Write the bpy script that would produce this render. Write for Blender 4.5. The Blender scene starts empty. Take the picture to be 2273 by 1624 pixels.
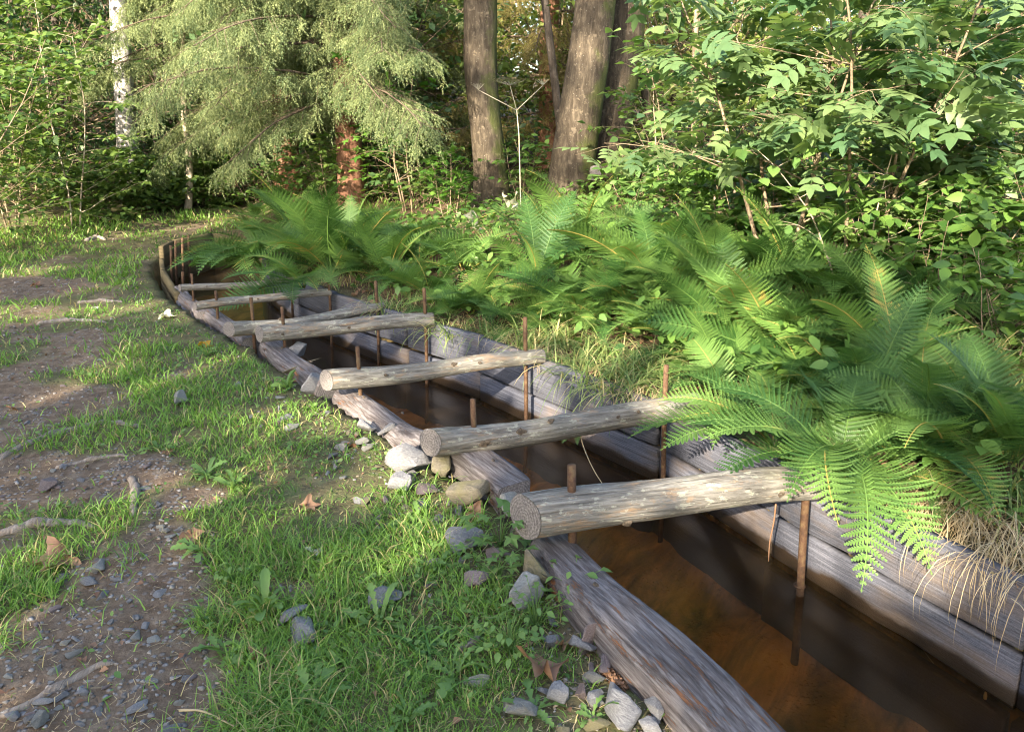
import bpy, bmesh, math, random
import numpy as np
from mathutils import Vector, Matrix, noise as mnoise

S = bpy.context.scene
COL = S.collection
R = math.radians
rng = np.random.default_rng(11)
random.seed(11)

# ------------------------------------------------------------------ camera
CAM_H, PITCH, FPX, PY = 1.55, R(12.5), 1770.0, 632.0      # pixels of a 2273 x 1624 picture
cd = bpy.data.cameras.new('camera'); cam = bpy.data.objects.new('camera', cd); COL.objects.link(cam)
cam.location = (0, 0, CAM_H); cam.rotation_euler = (R(90) - PITCH, 0, 0)
cd.sensor_width = 36; cd.lens = 36 * FPX / 2273; cd.shift_y = -(812 - PY) / 2273
cd.clip_start = 0.05; cd.clip_end = 600
S.camera = cam

# ------------------------------------------------------------------ sky, sun, exposure
SUN_EL = R(27); SUN_DIR = Vector((-0.42 * math.cos(SUN_EL), -0.907 * math.cos(SUN_EL), math.sin(SUN_EL))).normalized()
w = bpy.data.worlds.new('World'); S.world = w; w.use_nodes = True
wn = w.node_tree.nodes; bg = wn['Background']; sk = wn.new('ShaderNodeTexSky')
sk.sky_type = 'NISHITA'; sk.sun_disc = False; sk.sun_elevation = SUN_EL
sk.sun_rotation = math.atan2(SUN_DIR.x, SUN_DIR.y); sk.air_density = 1.0; sk.dust_density = 2.5; sk.ozone_density = 1.0
w.node_tree.links.new(sk.outputs[0], bg.inputs[0]); bg.inputs[1].default_value = 0.08
sl = bpy.data.lights.new('sun', 'SUN'); sl.energy = 3.0; sl.angle = R(0.5); sl.color = (1, 0.86, 0.66)
so = bpy.data.objects.new('sun', sl); COL.objects.link(so); so.rotation_euler = (-SUN_DIR).to_track_quat('-Z', 'Y').to_euler()
S.view_settings.view_transform = 'Standard'; S.view_settings.look = 'None'; S.view_settings.gamma = 1
S.view_settings.exposure = 3.08
S.view_settings.use_curve_mapping = False
S.render.engine = 'CYCLES'
cy = S.cycles; cy.use_denoising = True; cy.max_bounces = 8; cy.diffuse_bounces = 4; cy.glossy_bounces = 3
cy.transmission_bounces = 5; cy.transparent_max_bounces = 8; cy.caustics_reflective = False; cy.caustics_refractive = False
cy.sample_clamp_indirect = 6; cy.filter_width = 1.1

# ------------------------------------------------------------------ helpers
def P(x, y, z=0.0):
    """a pixel of the photograph to the point where its ray meets the height z"""
    u = (x - 1136.5) / FPX; v = (y - PY) / FPX
    d = math.sin(PITCH) + v * math.cos(PITCH); t = (CAM_H - z) / d
    return Vector((u * t, (math.cos(PITCH) - v * math.sin(PITCH)) * t, z))
def PD(x, y, Y):
    """a pixel to the point at forward distance Y"""
    u = (x - 1136.5) / FPX; v = (y - PY) / FPX
    t = Y / (math.cos(PITCH) - v * math.sin(PITCH))
    return Vector((u * t, Y, CAM_H - t * (math.sin(PITCH) + v * math.cos(PITCH))))

def tag(o, label=None, cat=None, group=None, kind=None):
    if label: o['label'] = label
    if cat: o['category'] = cat
    if group: o['group'] = group
    if kind: o['kind'] = kind
    return o
def link(name, data, parent=None, loc=None):
    o = bpy.data.objects.new(name, data); COL.objects.link(o)
    if parent: o.parent = parent
    if loc is not None: o.location = loc
    return o
def thing(name, label, cat, loc=(0, 0, 0), group=None, rz=0.0):
    o = link(name, None, None, loc); o.rotation_euler = (0, 0, rz); o.empty_display_size = .1
    return tag(o, label, cat, group)
def tris(F):
    F = np.asarray(F)
    if F.shape[1] == 3: return F
    return np.concatenate([F[:, [0, 1, 2]], F[:, [0, 2, 3]]])
def mesh(name, V, F, mat, smooth=False, **attrs):
    V = np.asarray(V, np.float32); F = np.asarray(F, np.int32)
    me = bpy.data.meshes.new(name); k = F.shape[1]
    me.vertices.add(len(V)); me.vertices.foreach_set('co', V.ravel())
    me.loops.add(F.size); me.loops.foreach_set('vertex_index', F.ravel())
    me.polygons.add(len(F)); me.polygons.foreach_set('loop_start', np.arange(0, F.size, k, dtype=np.int32))
    me.polygons.foreach_set('loop_total', np.full(len(F), k, np.int32))
    if smooth: me.polygons.foreach_set('use_smooth', np.ones(len(F), bool))
    for a, val in attrs.items():
        at = me.attributes.new(a, 'FLOAT', 'POINT'); at.data.foreach_set('value', np.asarray(val, np.float32))
    me.update(calc_edges=True); me.materials.append(mat)
    return me
def join(parts):
    Vs, Fs, o = [], [], 0
    for V, F in parts:
        Vs.append(np.asarray(V)); Fs.append(tris(F) + o); o += len(V)
    return np.concatenate(Vs), np.concatenate(Fs)
def nrmz(a): return a / np.maximum(np.linalg.norm(a, axis=-1, keepdims=True), 1e-9)
def tube(pts, rad, k=6, cap=True):
    pts = np.asarray(pts, float); n = len(pts); rad = np.broadcast_to(np.asarray(rad, float), (n,))
    T = nrmz(np.gradient(pts, axis=0))
    ref = np.array([0, 0, 1.]) if abs(T[0][2]) < .9 else np.array([1., 0, 0])
    a = np.arange(k) * 2 * np.pi / k; V = []
    B = np.cross(T[0], ref); B /= np.linalg.norm(B)
    for i in range(n):
        B = B - T[i] * np.dot(B, T[i]); B /= np.linalg.norm(B); C = np.cross(T[i], B)
        V.append(pts[i] + rad[i] * (np.cos(a)[:, None] * B + np.sin(a)[:, None] * C))
    V = np.concatenate(V); F = []
    for i in range(n - 1):
        for j in range(k):
            j2 = (j + 1) % k; F.append((i * k + j, i * k + j2, (i + 1) * k + j2, (i + 1) * k + j))
    F = tris(np.array(F))
    if cap:
        V = np.concatenate([V, pts[:1], pts[-1:]]); c0, c1 = n * k, n * k + 1
        F = np.concatenate([F, [(c0, (j + 1) % k, j) for j in range(k)], [(c1, (n - 1) * k + j, (n - 1) * k + (j + 1) % k) for j in range(k)]])
    return V, F
def wander(p0, d, L, n, wig=.1, grav=0., g=None):
    g = g or rng; d = np.asarray(d, float); d = d / np.linalg.norm(d); p = np.asarray(p0, float); out = [p]
    for i in range(n):
        d = d + g.normal(0, wig, 3) + np.array([0, 0, grav]); d /= np.linalg.norm(d); p = p + d * L / n; out.append(p)
    return np.array(out)
def expand(tmpl, pos, xd, nr, size, g=None):
    """copies of a leaf template (V, F) at pos, pointing along xd, facing nr"""
    TV, TF = tmpl; pos = np.asarray(pos); xd = nrmz(np.asarray(xd)); nr = np.asarray(nr)
    y = nrmz(np.cross(nr, xd)); z = np.cross(xd, y); size = np.asarray(size)[:, None, None]
    V = pos[:, None] + size * (TV[None, :, 0:1] * xd[:, None] + TV[None, :, 1:2] * y[:, None] + TV[None, :, 2:3] * z[:, None])
    m, n = len(pos), len(TV)
    F = (TF[None] + (np.arange(m) * n)[:, None, None]).reshape(-1, 3)
    return V.reshape(-1, 3), F
def leafmesh(name, tmpl, pos, xd, nr, size, mat, var=None):
    V, F = expand(tmpl, pos, xd, nr, size)
    if var is None: var = rng.random(len(pos))
    return mesh(name, V, F, mat, False, var=np.repeat(var, len(tmpl[0])))
def vnoise(x, y, sc, seed=0.):
    """smooth value noise on arrays"""
    x = np.asarray(x, float) * sc + seed * 17.3; y = np.asarray(y, float) * sc + seed * 9.1
    xi = np.floor(x).astype(np.int64); yi = np.floor(y).astype(np.int64); fx = x - xi; fy = y - yi
    fx = fx * fx * (3 - 2 * fx); fy = fy * fy * (3 - 2 * fy)
    def h(a, b):
        v = np.sin(a * 127.1 + b * 311.7 + seed * 3.7) * 43758.5453; return v - np.floor(v)
    return (h(xi, yi) * (1 - fx) + h(xi + 1, yi) * fx) * (1 - fy) + (h(xi, yi + 1) * (1 - fx) + h(xi + 1, yi + 1) * fx) * fy
def sstep(a, b, x): t = np.clip((np.asarray(x, float) - a) / (np.asarray(b) - a), 0, 1); return t * t * (3 - 2 * t)

# ------------------------------------------------------------------ materials
class M:
    def __init__(s, name):
        s.m = bpy.data.materials.new(name); s.m.use_nodes = True; s.t = s.m.node_tree; s.t.nodes.clear()
        s.out = s.n('ShaderNodeOutputMaterial')
    def n(s, typ, ins=None, **pr):
        nd = s.t.nodes.new(typ)
        for k, v in pr.items(): setattr(nd, k, v)
        for k, v in (ins or {}).items(): s.set(nd, k, v)
        return nd
    def set(s, nd, k, v):
        if hasattr(v, 'outputs'): v = v.outputs[0]
        if isinstance(v, bpy.types.NodeSocket): s.t.links.new(v, nd.inputs[k])
        elif isinstance(v, tuple) and len(v) == 3 and nd.inputs[k].type == 'RGBA': nd.inputs[k].default_value = (*v, 1)
        else: nd.inputs[k].default_value = v
    def obj(s): return s.n('ShaderNodeTexCoord').outputs['Object']
    def pos(s): return s.n('ShaderNodeNewGeometry').outputs['Position']
    def attr(s, a): return s.n('ShaderNodeAttribute', attribute_name=a).outputs['Fac']
    def map(s, v, sc, rot=(0, 0, 0)): return s.n('ShaderNodeMapping', {'Vector': v, 'Scale': sc, 'Rotation': rot}).outputs[0]
    def noise(s, v, sc, det=4, rough=.6, dist=0.): return s.n('ShaderNodeTexNoise', {'Vector': v, 'Scale': sc, 'Detail': det, 'Roughness': rough, 'Distortion': dist}).outputs[0]
    def voro(s, v, sc, out='Distance', feature='F1'): return s.n('ShaderNodeTexVoronoi', {'Vector': v, 'Scale': sc}, feature=feature).outputs[out]
    def ramp(s, f, stops):
        r = s.n('ShaderNodeValToRGB', {'Fac': f}); e = r.color_ramp.elements
        while len(e) < len(stops): e.new(.5)
        for q, (p, c) in zip(e, stops):
            q.position = p; q.color = (*c, 1) if isinstance(c, tuple) else (c, c, c, 1)
        return r.outputs[0]
    def mix(s, f, a, b, mode='MIX'):
        nd = s.n('ShaderNodeMix', data_type='RGBA', blend_type=mode)
        s.set(nd, 0, f); s.set(nd, 6, a); s.set(nd, 7, b); return nd.outputs[2]
    def math(s, op, a, b=0., c=None):
        nd = s.n('ShaderNodeMath', operation=op); s.set(nd, 0, a); s.set(nd, 1, b)
        if c is not None: s.set(nd, 2, c)
        return nd.outputs[0]
    def bump(s, h, st=.5, d=.01): return s.n('ShaderNodeBump', {'Height': h, 'Strength': st, 'Distance': d}).outputs[0]
    def bsdf(s, col, rough=.8, nrm=None, spec=.3, metal=0.):
        b = s.n('ShaderNodeBsdfPrincipled', {'Base Color': col, 'Roughness': rough, 'Specular IOR Level': spec, 'Metallic': metal})
        if nrm is not None: s.set(b, 'Normal', nrm)
        return b
    def done(s, sh): s.t.links.new(sh.outputs[0] if hasattr(sh, 'outputs') else sh, s.out.inputs[0]); return s.m

def leaf_mat(name, a, b, c=None, trans=.35, rough=.45, spec=.35, tcol=None, rv=.2):
    """colour runs a -> b over the leaves; c is the rare leaf that is turning"""
    m = M(name); v = m.attr('var'); rnd = m.n('ShaderNodeObjectInfo').outputs['Random']
    nz = m.noise(m.pos(), 9., 2)
    f = m.math('ADD', m.math('MULTIPLY', v, .62), m.math('MULTIPLY', nz, .36)); f = m.math('ADD', f, m.math('MULTIPLY', m.math('SUBTRACT', rnd, .5), rv))
    st = [(0.15, a), (.8, b)]
    if c: st = [(0.15, a), (.72, b), (.9, b), (.97, c)]
    col = m.ramp(f, st)
    d = m.bsdf(col, rough, None, spec)
    tc = m.mix(.5, col, (1., 1., .25), 'MULTIPLY') if tcol is None else tcol
    tr = m.n('ShaderNodeBsdfTranslucent', {'Color': m.mix(1., tc, (1.5, 1.5, 1.2), 'MULTIPLY')})
    return m.done(m.n('ShaderNodeMixShader', {0: trans, 1: d, 2: tr}))

G_FERN = leaf_mat('fern_green', (.035, .095, .022), (.14, .245, .06), (.34, .28, .08), .38, rv=.75)
G_GRASS = leaf_mat('grass_green', (.055, .14, .026), (.17, .30, .055), (.36, .31, .15), .35)
G_TUFT = leaf_mat('sedge_green', (.06, .13, .035), (.23, .29, .10), (.46, .39, .20), .35)
G_WEED = leaf_mat('weed_green', (.07, .15, .04), (.17, .27, .07), None, .35)
G_ELDER = leaf_mat('elder_green', (.06, .125, .055), (.16, .23, .09), (.30, .30, .05), .38)
G_BUSH = leaf_mat('bush_green', (.045, .10, .025), (.13, .20, .045), (.28, .24, .06), .35)
G_MAPLE = leaf_mat('maple_green', (.05, .14, .022), (.14, .27, .045), None, .45)
G_UNDER = leaf_mat('undergrowth_green', (.035, .09, .02), (.11, .20, .04), (.25, .2, .06), .35)
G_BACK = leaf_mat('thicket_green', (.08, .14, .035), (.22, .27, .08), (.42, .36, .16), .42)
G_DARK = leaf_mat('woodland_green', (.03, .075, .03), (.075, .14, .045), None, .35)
G_NEEDLE = leaf_mat('spruce_needles', (.07, .11, .045), (.225, .265, .115), None, .22, .6)
G_DRYN = leaf_mat('brown_needles', (.10, .085, .025), (.24, .21, .07), None, .25, .6)
STRAW = leaf_mat('straw', (.30, .22, .12), (.50, .41, .26), None, .25, .7)
DEADLEAF = leaf_mat('dead_leaf', (.14, .07, .04), (.28, .17, .105), None, .2, .6)
PALELEAF = leaf_mat('pale_dead_leaf', (.42, .40, .30), (.60, .58, .47), None, .25, .7)
YELLOWLEAF = leaf_mat('yellow_leaf', (.40, .22, .02), (.50, .30, .03), None, .25, .6)

def wood_log():
    m = M('weathered_log'); o = m.obj()
    r = m.n('ShaderNodeObjectInfo').outputs['Random']
    oo = m.n('ShaderNodeVectorMath', {0: o, 1: m.n('ShaderNodeCombineXYZ', {0: m.math('MULTIPLY', r, 37.)}).outputs[0]}, operation='ADD').outputs[0]
    a = m.noise(m.map(oo, (5, 62, 62)), 1., 7, .72, .2)
    col = m.ramp(a, [(.30, (.042, .039, .034)), (.44, (.118, .112, .100)), (.58, (.20, .193, .174)), (.76, (.315, .308, .285))])
    p = m.noise(m.map(oo, (5, 20, 20)), 1., 6, .75, .3)
    col = m.mix(m.ramp(p, [(.54, 0.), (.66, .6)]), col, (.33, .205, .105))
    q = m.noise(m.map(oo, (20, 42, 42)), 1., 4, .65)
    col = m.mix(m.ramp(q, [(.57, 0.), (.62, .55)]), col, (.36, .37, .30))
    q2 = m.noise(m.map(oo, (5, 9, 9)), 1., 5, .7)
    col = m.mix(m.ramp(q2, [(.5, 0.), (.7, .55)]), col, (.12, .115, .085))
    c = m.noise(m.map(oo, (7, 150, 150)), 1., 3, .6, .3)
    col = m.mix(m.ramp(c, [(.30, .75), (.40, 0.)]), col, (.055, .045, .035))
    h = m.math('ADD', a, m.math('MULTIPLY', c, .7))
    return m.done(m.bsdf(col, .85, m.bump(h, .9, .012), .2))
def wood_side():
    m = M('barked_side_log'); o = m.obj()
    r = m.n('ShaderNodeObjectInfo').outputs['Random']
    oo = m.n('ShaderNodeVectorMath', {0: o, 1: m.n('ShaderNodeCombineXYZ', {0: m.math('MULTIPLY', r, 53.)}).outputs[0]}, operation='ADD').outputs[0]
    a = m.noise(m.map(oo, (4, 68, 68)), 1., 7, .72, .15)
    col = m.ramp(a, [(.3, (.03, .025, .024)), (.46, (.095, .082, .08)), (.6, (.175, .16, .16)), (.8, (.31, .295, .30))])
    p = m.noise(m.map(oo, (2.6, 24, 24)), 1., 7, .78, .3)
    col = m.mix(m.ramp(p, [(.57, 0.), (.62, .9)]), col, (.20, .085, .035))
    q = m.noise(m.map(oo, (2.6, 17, 17)), 1.3, 6, .72, .25)
    col = m.mix(m.ramp(q, [(.56, 0.), (.62, .85)]), col, (.07, .062, .065))
    h = m.math('ADD', a, m.math('MULTIPLY', m.ramp(p, [(.55, 0.), (.62, 1.)]), .5))
    return m.done(m.bsdf(col, .85, m.bump(h, .9, .01), .2))
def wood_end():
    m = M('end_grain'); o = m.obj()
    sx = m.n('ShaderNodeSeparateXYZ', {0: o}); d = m.math('SQRT', m.math('ADD', m.math('POWER', sx.outputs[1], 2.), m.math('POWER', sx.outputs[2], 2.)))
    n = m.noise(o, 22., 4); ring = m.math('SINE', m.math('ADD', m.math('MULTIPLY', d, 560.), m.math('MULTIPLY', n, 14.)))
    f = m.noise(m.map(o, (1, 1, 1)), 140., 4, .8)
    col = m.ramp(m.math('ADD', m.math('MULTIPLY', ring, .055), f), [(.3, (.06, .052, .05)), (.55, (.17, .155, .15)), (.8, (.33, .31, .30))])
    return m.done(m.bsdf(col, .9, m.bump(f, .8, .006), .15))
def wood_plank():
    m = M('weathered_plank'); o = m.obj(); wp = m.pos()
    r = m.n('ShaderNodeObjectInfo').outputs['Random']
    oo = m.n('ShaderNodeVectorMath', {0: o, 1: m.n('ShaderNodeCombineXYZ', {0: m.math('MULTIPLY', r, 41.), 2: m.math('MULTIPLY', r, 3.)}).outputs[0]}, operation='ADD').outputs[0]
    a = m.noise(m.map(oo, (3.5, 10, 120)), 1., 6, .72, .3)
    saw = m.noise(m.map(oo, (110, 4, 160)), 1., 2, .6)
    col = m.ramp(m.math('ADD', m.math('MULTIPLY', a, .8), m.math('MULTIPLY', saw, .2)), [(.3, (.018, .020, .027)), (.45, (.052, .055, .071)), (.57, (.096, .101, .127)), (.74, (.168, .174, .206))])
    b = m.noise(m.map(oo, (1.6, 3, 5)), 1., 4, .6)
    col = m.mix(m.ramp(b, [(.50, 0.), (.68, .65)]), col, (.155, .11, .07))
    z = m.n('ShaderNodeSeparateXYZ', {0: wp}).outputs[2]
    wet = m.math('ADD', z, m.math('MULTIPLY', m.math('SUBTRACT', m.noise(wp, 5., 4), .5), .08))
    wf = m.ramp(m.math('MULTIPLY_ADD', wet, -12., -2.3), [(.2, 0.), (.5, 1.)])
    col = m.mix(wf, col, (.028, .019, .012))
    rough = m.math('MULTIPLY_ADD', wf, -.4, .85)
    h = m.math('ADD', a, m.math('MULTIPLY', saw, .5))
    return m.done(m.bsdf(col, rough, m.bump(h, .7, .006), .3))
LOG, SIDE, END, PLANK = wood_log(), wood_side(), wood_end(), wood_plank()
def m_knot():
    m = M('knot_wood'); o = m.obj(); n = m.noise(o, 60., 4)
    return m.done(m.bsdf(m.ramp(n, [(.35, (.03, .025, .02)), (.7, (.14, .11, .08))]), .8, m.bump(n, .6, .004), .2))
KNOT = m_knot()
def m_iron():
    m = M('rusty_iron'); o = m.obj(); n = m.noise(m.pos(), 35., 6, .7); n2 = m.noise(m.map(m.pos(), (1, 1, .4)), 120., 3)
    col = m.ramp(n, [(.3, (.03, .019, .013)), (.48, (.075, .04, .023)), (.62, (.115, .075, .04)), (.8, (.085, .08, .05))])
    return m.done(m.bsdf(col, .8, m.bump(m.math('ADD', n, n2), .5, .003), .3, .15))
IRON = m_iron()
def m_stone(name, a, b, c, moss=0.):
    m = M(name); o = m.obj(); n = m.noise(m.map(o, (1, 1, 3)), 16., 7, .7); n2 = m.noise(o, 120., 3)
    r = m.n('ShaderNodeObjectInfo').outputs['Random']
    col = m.ramp(n, [(.3, a), (.55, b), (.75, c)])
    col = m.mix(m.ramp(n2, [(.5, 0.), (.75, .35)]), col, c)
    col = m.mix(1., col, m.ramp(r, [(0., .72), (1., 1.15)]), 'MULTIPLY')
    if moss: col = m.mix(m.ramp(m.noise(m.pos(), 11., 5), [(.45, 0.), (.62, moss)]), col, (.16, .15, .055))
    return m.done(m.bsdf(col, .85, m.bump(m.math('ADD', n, m.math('MULTIPLY', n2, .4)), .8, .012), .25))
ST_GREY = m_stone('grey_stone', (.10, .10, .11), (.20, .20, .205), (.33, .33, .33))
ST_OCHRE = m_stone('ochre_stone', (.09, .08, .06), (.17, .15, .11), (.27, .245, .195), .5)
ST_PURP = m_stone('purple_stone', (.10, .08, .085), (.20, .16, .155), (.30, .26, .25))
ST_PALE = m_stone('pale_stone', (.15, .148, .135), (.25, .248, .225), (.36, .355, .325))
STONES = {'grey': ST_GREY, 'ochre': ST_OCHRE, 'purple': ST_PURP, 'pale': ST_PALE}
def m_bark(name, a, b, c, sc=(9, 9, 2.2), moss=0., bs=.8):
    m = M(name); p = m.obj(); n = m.noise(m.map(p, sc), 2.2, 7, .7, .3); n2 = m.noise(p, 55., 4, .7)
    col = m.ramp(n, [(.3, a), (.52, b), (.72, c)])
    li = m.noise(p, 14., 4, .6); col = m.mix(m.ramp(li, [(.6, 0.), (.68, .6)]), col, tuple(min(1, q * 1.35) for q in c))
    sp = m.noise(p, 75., 2); col = m.mix(m.ramp(sp, [(.70, 0.), (.74, .8)]), col, (.42, .41, .37))
    if moss:
        sx = m.n('ShaderNodeSeparateXYZ', {0: m.n('ShaderNodeNewGeometry').outputs['Normal']}).outputs[0]
        f = m.math('ADD', m.math('MULTIPLY', sx, .35), m.noise(p, 4., 5))
        col = m.mix(m.ramp(f, [(.62, 0.), (.8, moss)]), col, (.075, .10, .018))
    return m.done(m.bsdf(col, .9, m.bump(m.math('ADD', n, m.math('MULTIPLY', n2, .5)), bs, .02), .2))
BARK = m_bark('grey_brown_bark', (.022, .017, .012), (.065, .052, .037), (.135, .11, .08), moss=.55)
BARK_PALE = m_bark('pale_bark', (.17, .155, .145), (.36, .34, .33), (.52, .50, .48), (3, 3, 9), bs=.4)
BARK_RED = m_bark('reddish_bark', (.09, .045, .03), (.22, .11, .07), (.33, .19, .13), (8, 8, 4))
BARK_DARK = m_bark('dark_bark', (.035, .03, .025), (.085, .07, .058), (.15, .13, .11))
TWIG = m_bark('twig_bark', (.13, .095, .06), (.24, .185, .125), (.34, .28, .2), (20, 20, 5))
TWIG_PALE = m_bark('pale_twig', (.25, .2, .14), (.42, .35, .26), (.52, .46, .36), (20, 20, 5))
BOUGH = m_bark('bough_bark', (.05, .04, .03), (.12, .09, .065), (.2, .165, .12), (20, 20, 5))
ROOT = m_bark('root_bark', (.12, .095, .075), (.23, .195, .165), (.34, .30, .26), (30, 5, 5))
def m_plain(name, a, b, sc=20., rough=.8):
    m = M(name); n = m.noise(m.obj(), sc, 5, .7); return m.done(m.bsdf(m.ramp(n, [(.3, a), (.7, b)]), rough, m.bump(n, .5, .004), .25))
DRYSTEM = m_plain('dry_stem', (.26, .24, .17), (.42, .39, .30))
BERRY = m_plain('green_berry', (.05, .09, .03), (.12, .17, .06), 30, .4)
CONE = m_plain('cone_scales', (.13, .065, .035), (.30, .18, .11), 60)
FERNSTEM = m_plain('fern_stalk', (.16, .18, .05), (.28, .26, .09))

# ------------------------------------------------------------------ the channel's two edges, on the ground
LEFT = np.array([(1.75, -.6), (1.12, .75), (.67, 1.67), (.25, 2.58), (.07, 2.96), (-.22, 3.36), (-.83, 4.13), (-1.51, 4.99), (-2.22, 5.81), (-2.81, 6.58), (-3.36, 7.57), (-3.62, 8.15), (-3.66, 8.55), (-3.45, 9.1), (-2.8, 9.6), (-1.9, 9.95)])
RIGHT = np.array([(2.95, -.4), (2.1, 1.2), (1.58, 2.11), (1.18, 2.83), (.99, 3.17), (.72, 3.69), (.08, 4.55), (-.57, 5.2), (-1.0, 5.62), (-1.42, 6.1), (-1.82, 6.6), (-2.3, 7.4), (-2.55, 8.0), (-2.5, 8.35), (-2.2, 8.65), (-1.5, 8.95)])
def pdist(px, py, poly):
    best = np.full(px.shape, 1e9)
    for (ax, ay), (bx, by) in zip(poly[:-1], poly[1:]):
        dx, dy = bx - ax, by - ay; t = np.clip(((px - ax) * dx + (py - ay) * dy) / (dx * dx + dy * dy), 0, 1)
        best = np.minimum(best, (px - ax - t * dx) ** 2 + (py - ay - t * dy) ** 2)
    return np.sqrt(best)
POLY = np.concatenate([LEFT, RIGHT[::-1]])
def inside(px, py):
    c = np.zeros(px.shape, bool)
    for (ax, ay), (bx, by) in zip(POLY, np.roll(POLY, -1, 0)):
        if ay == by: continue
        c ^= ((ay > py) != (by > py)) & (px < (bx - ax) * (py - ay) / (by - ay) + ax)
    return c
def chan(px, py):
    """signed distance outside the channel, and whether the right bank is the nearer one"""
    px = np.asarray(px, float); py = np.asarray(py, float)
    dl, dr = pdist(px, py, LEFT), pdist(px, py, RIGHT); d = np.minimum(dl, dr)
    return np.where(inside(px, py), -d, d), dr < dl
def gz(px, py, trench=True):
    px = np.asarray(px, float); py = np.asarray(py, float); d, rt = chan(px, py)
    left = -.015 + .05 * (vnoise(px, py, .9, 1) - .5) + .022 * (vnoise(px, py, 3.1, 2) - .5) + .02 * (vnoise(px, py, 8, 3) - .5) + .008 * (vnoise(px, py, 19, 12) - .5) + .05 * sstep(2.5, .2, d) * 0
    right = .10 + .44 * sstep(0, 3.6, d) + .25 * sstep(3, 9, d) + .10 * (vnoise(px, py, 1.1, 4) - .5) * sstep(.1, 1, d) + .03 * (vnoise(px, py, 5, 5) - .5)
    wr = np.where(rt, 1., 0.)
    far = sstep(8.5, 10.5, py); wr = wr * (1 - far) + far * sstep(-4.5, -1.8, px)
    z = left * (1 - wr) + right * wr
    z = z + np.maximum(py - 14, 0) * (.05 + .16 * sstep(1, -6, px)) + .3 * (vnoise(px, py, .35, 6) - .5) * sstep(12, 18, py)
    z = z + np.maximum(-7.5 - px, 0) * .18 * sstep(4, 9, py)
    if trench:
        bed = -.56 + .05 * (vnoise(px, py, 4, 7) - .5) + .03 * (vnoise(px, py, 11, 8) - .5)
        z = np.where(d < np.where(rt, .055, .1), bed, z)
    return z
def gzs(x, y): return float(gz(np.array([x]), np.array([y]), False)[0])
def on(x, y, z0=0.):
    """pixel to the point on the ground that the ray meets"""
    p = P(x, y, z0)
    for _ in range(12):
        p = P(x, y, .5 * p.z + .5 * gzs(p.x, p.y))
    return p
PATH = np.array([tuple(P(*q))[:2] for q in [(-250, 1750), (60, 1420), (-60, 1150), (20, 900), (100, 680), (190, 590), (290, 530), (400, 495), (500, 478), (590, 470)]])
BLOBS = [(250, 1330, .36, .30), (200, 1480, .42, .30), (90, 1560, .4, .4), (330, 1290, .25, .2), (230, 1060, .38, .26), (60, 1050, .4, .3), (420, 1105, .16, .12), (40, 850, .5, .55), (150, 890, .25, .35), (40, 640, .6, .6), (140, 735, .3, .2), (640, 1290, .12, .08)]
GREEN = [(110, 1165, .36, .13), (60, 1290, .12, .16), (190, 830, .28, .16), (150, 720, .35, .12), (40, 760, .2, .12)]
def bare(px, py):
    """1 on trodden earth, 0 in the grass"""
    d = pdist(px, py, PATH); m = sstep(.95, .35, d) * np.where(py > 4.6, .34, .36)
    for bx, by, rx, ry in BLOBS:
        c = P(bx, by); m = np.maximum(m, sstep(1.25, .6, np.sqrt(((px - c.x) / rx) ** 2 + ((py - c.y) / ry) ** 2)))
    for bx, by, rx, ry in GREEN:
        c = P(bx, by); m = m * (1 - sstep(1.3, .7, np.sqrt(((px - c.x) / rx) ** 2 + ((py - c.y) / ry) ** 2)))
    n = .45 * vnoise(px, py, 2.3, 9) + .35 * vnoise(px, py, 6, 10) + .2 * vnoise(px, py, 17, 11)
    return sstep(.22, .78, m + (n - .5) * 1.6)

def axis(a, b, st, lo, hi, gr=1.14):
    mid = list(np.arange(a, b + 1e-6, st)); x, s = b, st
    while x < hi: s *= gr; x += s; mid.append(x)
    x, s = a, st
    while x > lo: s *= gr; x -= s; mid.insert(0, x)
    return np.array(mid)
def m_ground():
    m = M('forest_ground'); p = m.pos(); b = m.attr('bare'); bed = m.attr('bed'); bank = m.attr('bank')
    n = m.noise(p, 14., 7, .75); n2 = m.noise(p, 70., 5, .7); vs = m.voro(p, 48.); vc = m.n('ShaderNodeTexVoronoi', {'Vector': p, 'Scale': 48.}).outputs['Color']
    dirt = m.ramp(n, [(.28, (.055, .037, .024)), (.5, (.135, .096, .066)), (.7, (.215, .168, .122))])
    grit = m.ramp(m.n('ShaderNodeSeparateColor', {0: vc}).outputs[0], [(.45, 0.), (.6, 1.)])
    grit = m.math('MULTIPLY', grit, m.ramp(vs, [(.25, 1.), (.5, 0.)])); grit = m.math('MULTIPLY', grit, m.ramp(m.noise(p, 5., 3), [(.42, 0.), (.58, .9)]))
    dirt = m.mix(grit, dirt, (.22, .22, .225))
    soil = m.ramp(n, [(.3, (.05, .042, .024)), (.5, (.105, .096, .048)), (.68, (.095, .135, .042))])
    litter = m.ramp(m.noise(p, 30., 6, .8), [(.3, (.03, .022, .015)), (.52, (.095, .065, .04)), (.7, (.20, .145, .09))])
    col = m.mix(b, soil, dirt); col = m.mix(bank, col, litter)
    q = m.map(p, (1, 1, 1), (0, 0, R(35))); st = m.noise(m.map(q, (7, 1.8, 1)), 1., 5, .65, .6); s2 = m.noise(m.map(q, (3.2, 1.4, 1)), 1., 3, .6, .5)
    bc = m.ramp(st, [(.3, (.07, .05, .02)), (.46, (.24, .14, .055)), (.6, (.44, .25, .085)), (.75, (.55, .35, .14))])
    bc = m.mix(m.ramp(s2, [(.5, 0.), (.68, .75)]), bc, (.045, .05, .02))
    col = m.mix(bed, col, bc)
    h = m.math('ADD', m.math('ADD', n, m.math('MULTIPLY', n2, .45)), m.math('MULTIPLY', grit, .6))
    return m.done(m.bsdf(col, .93, m.bump(h, .8, .018), .15))
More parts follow.
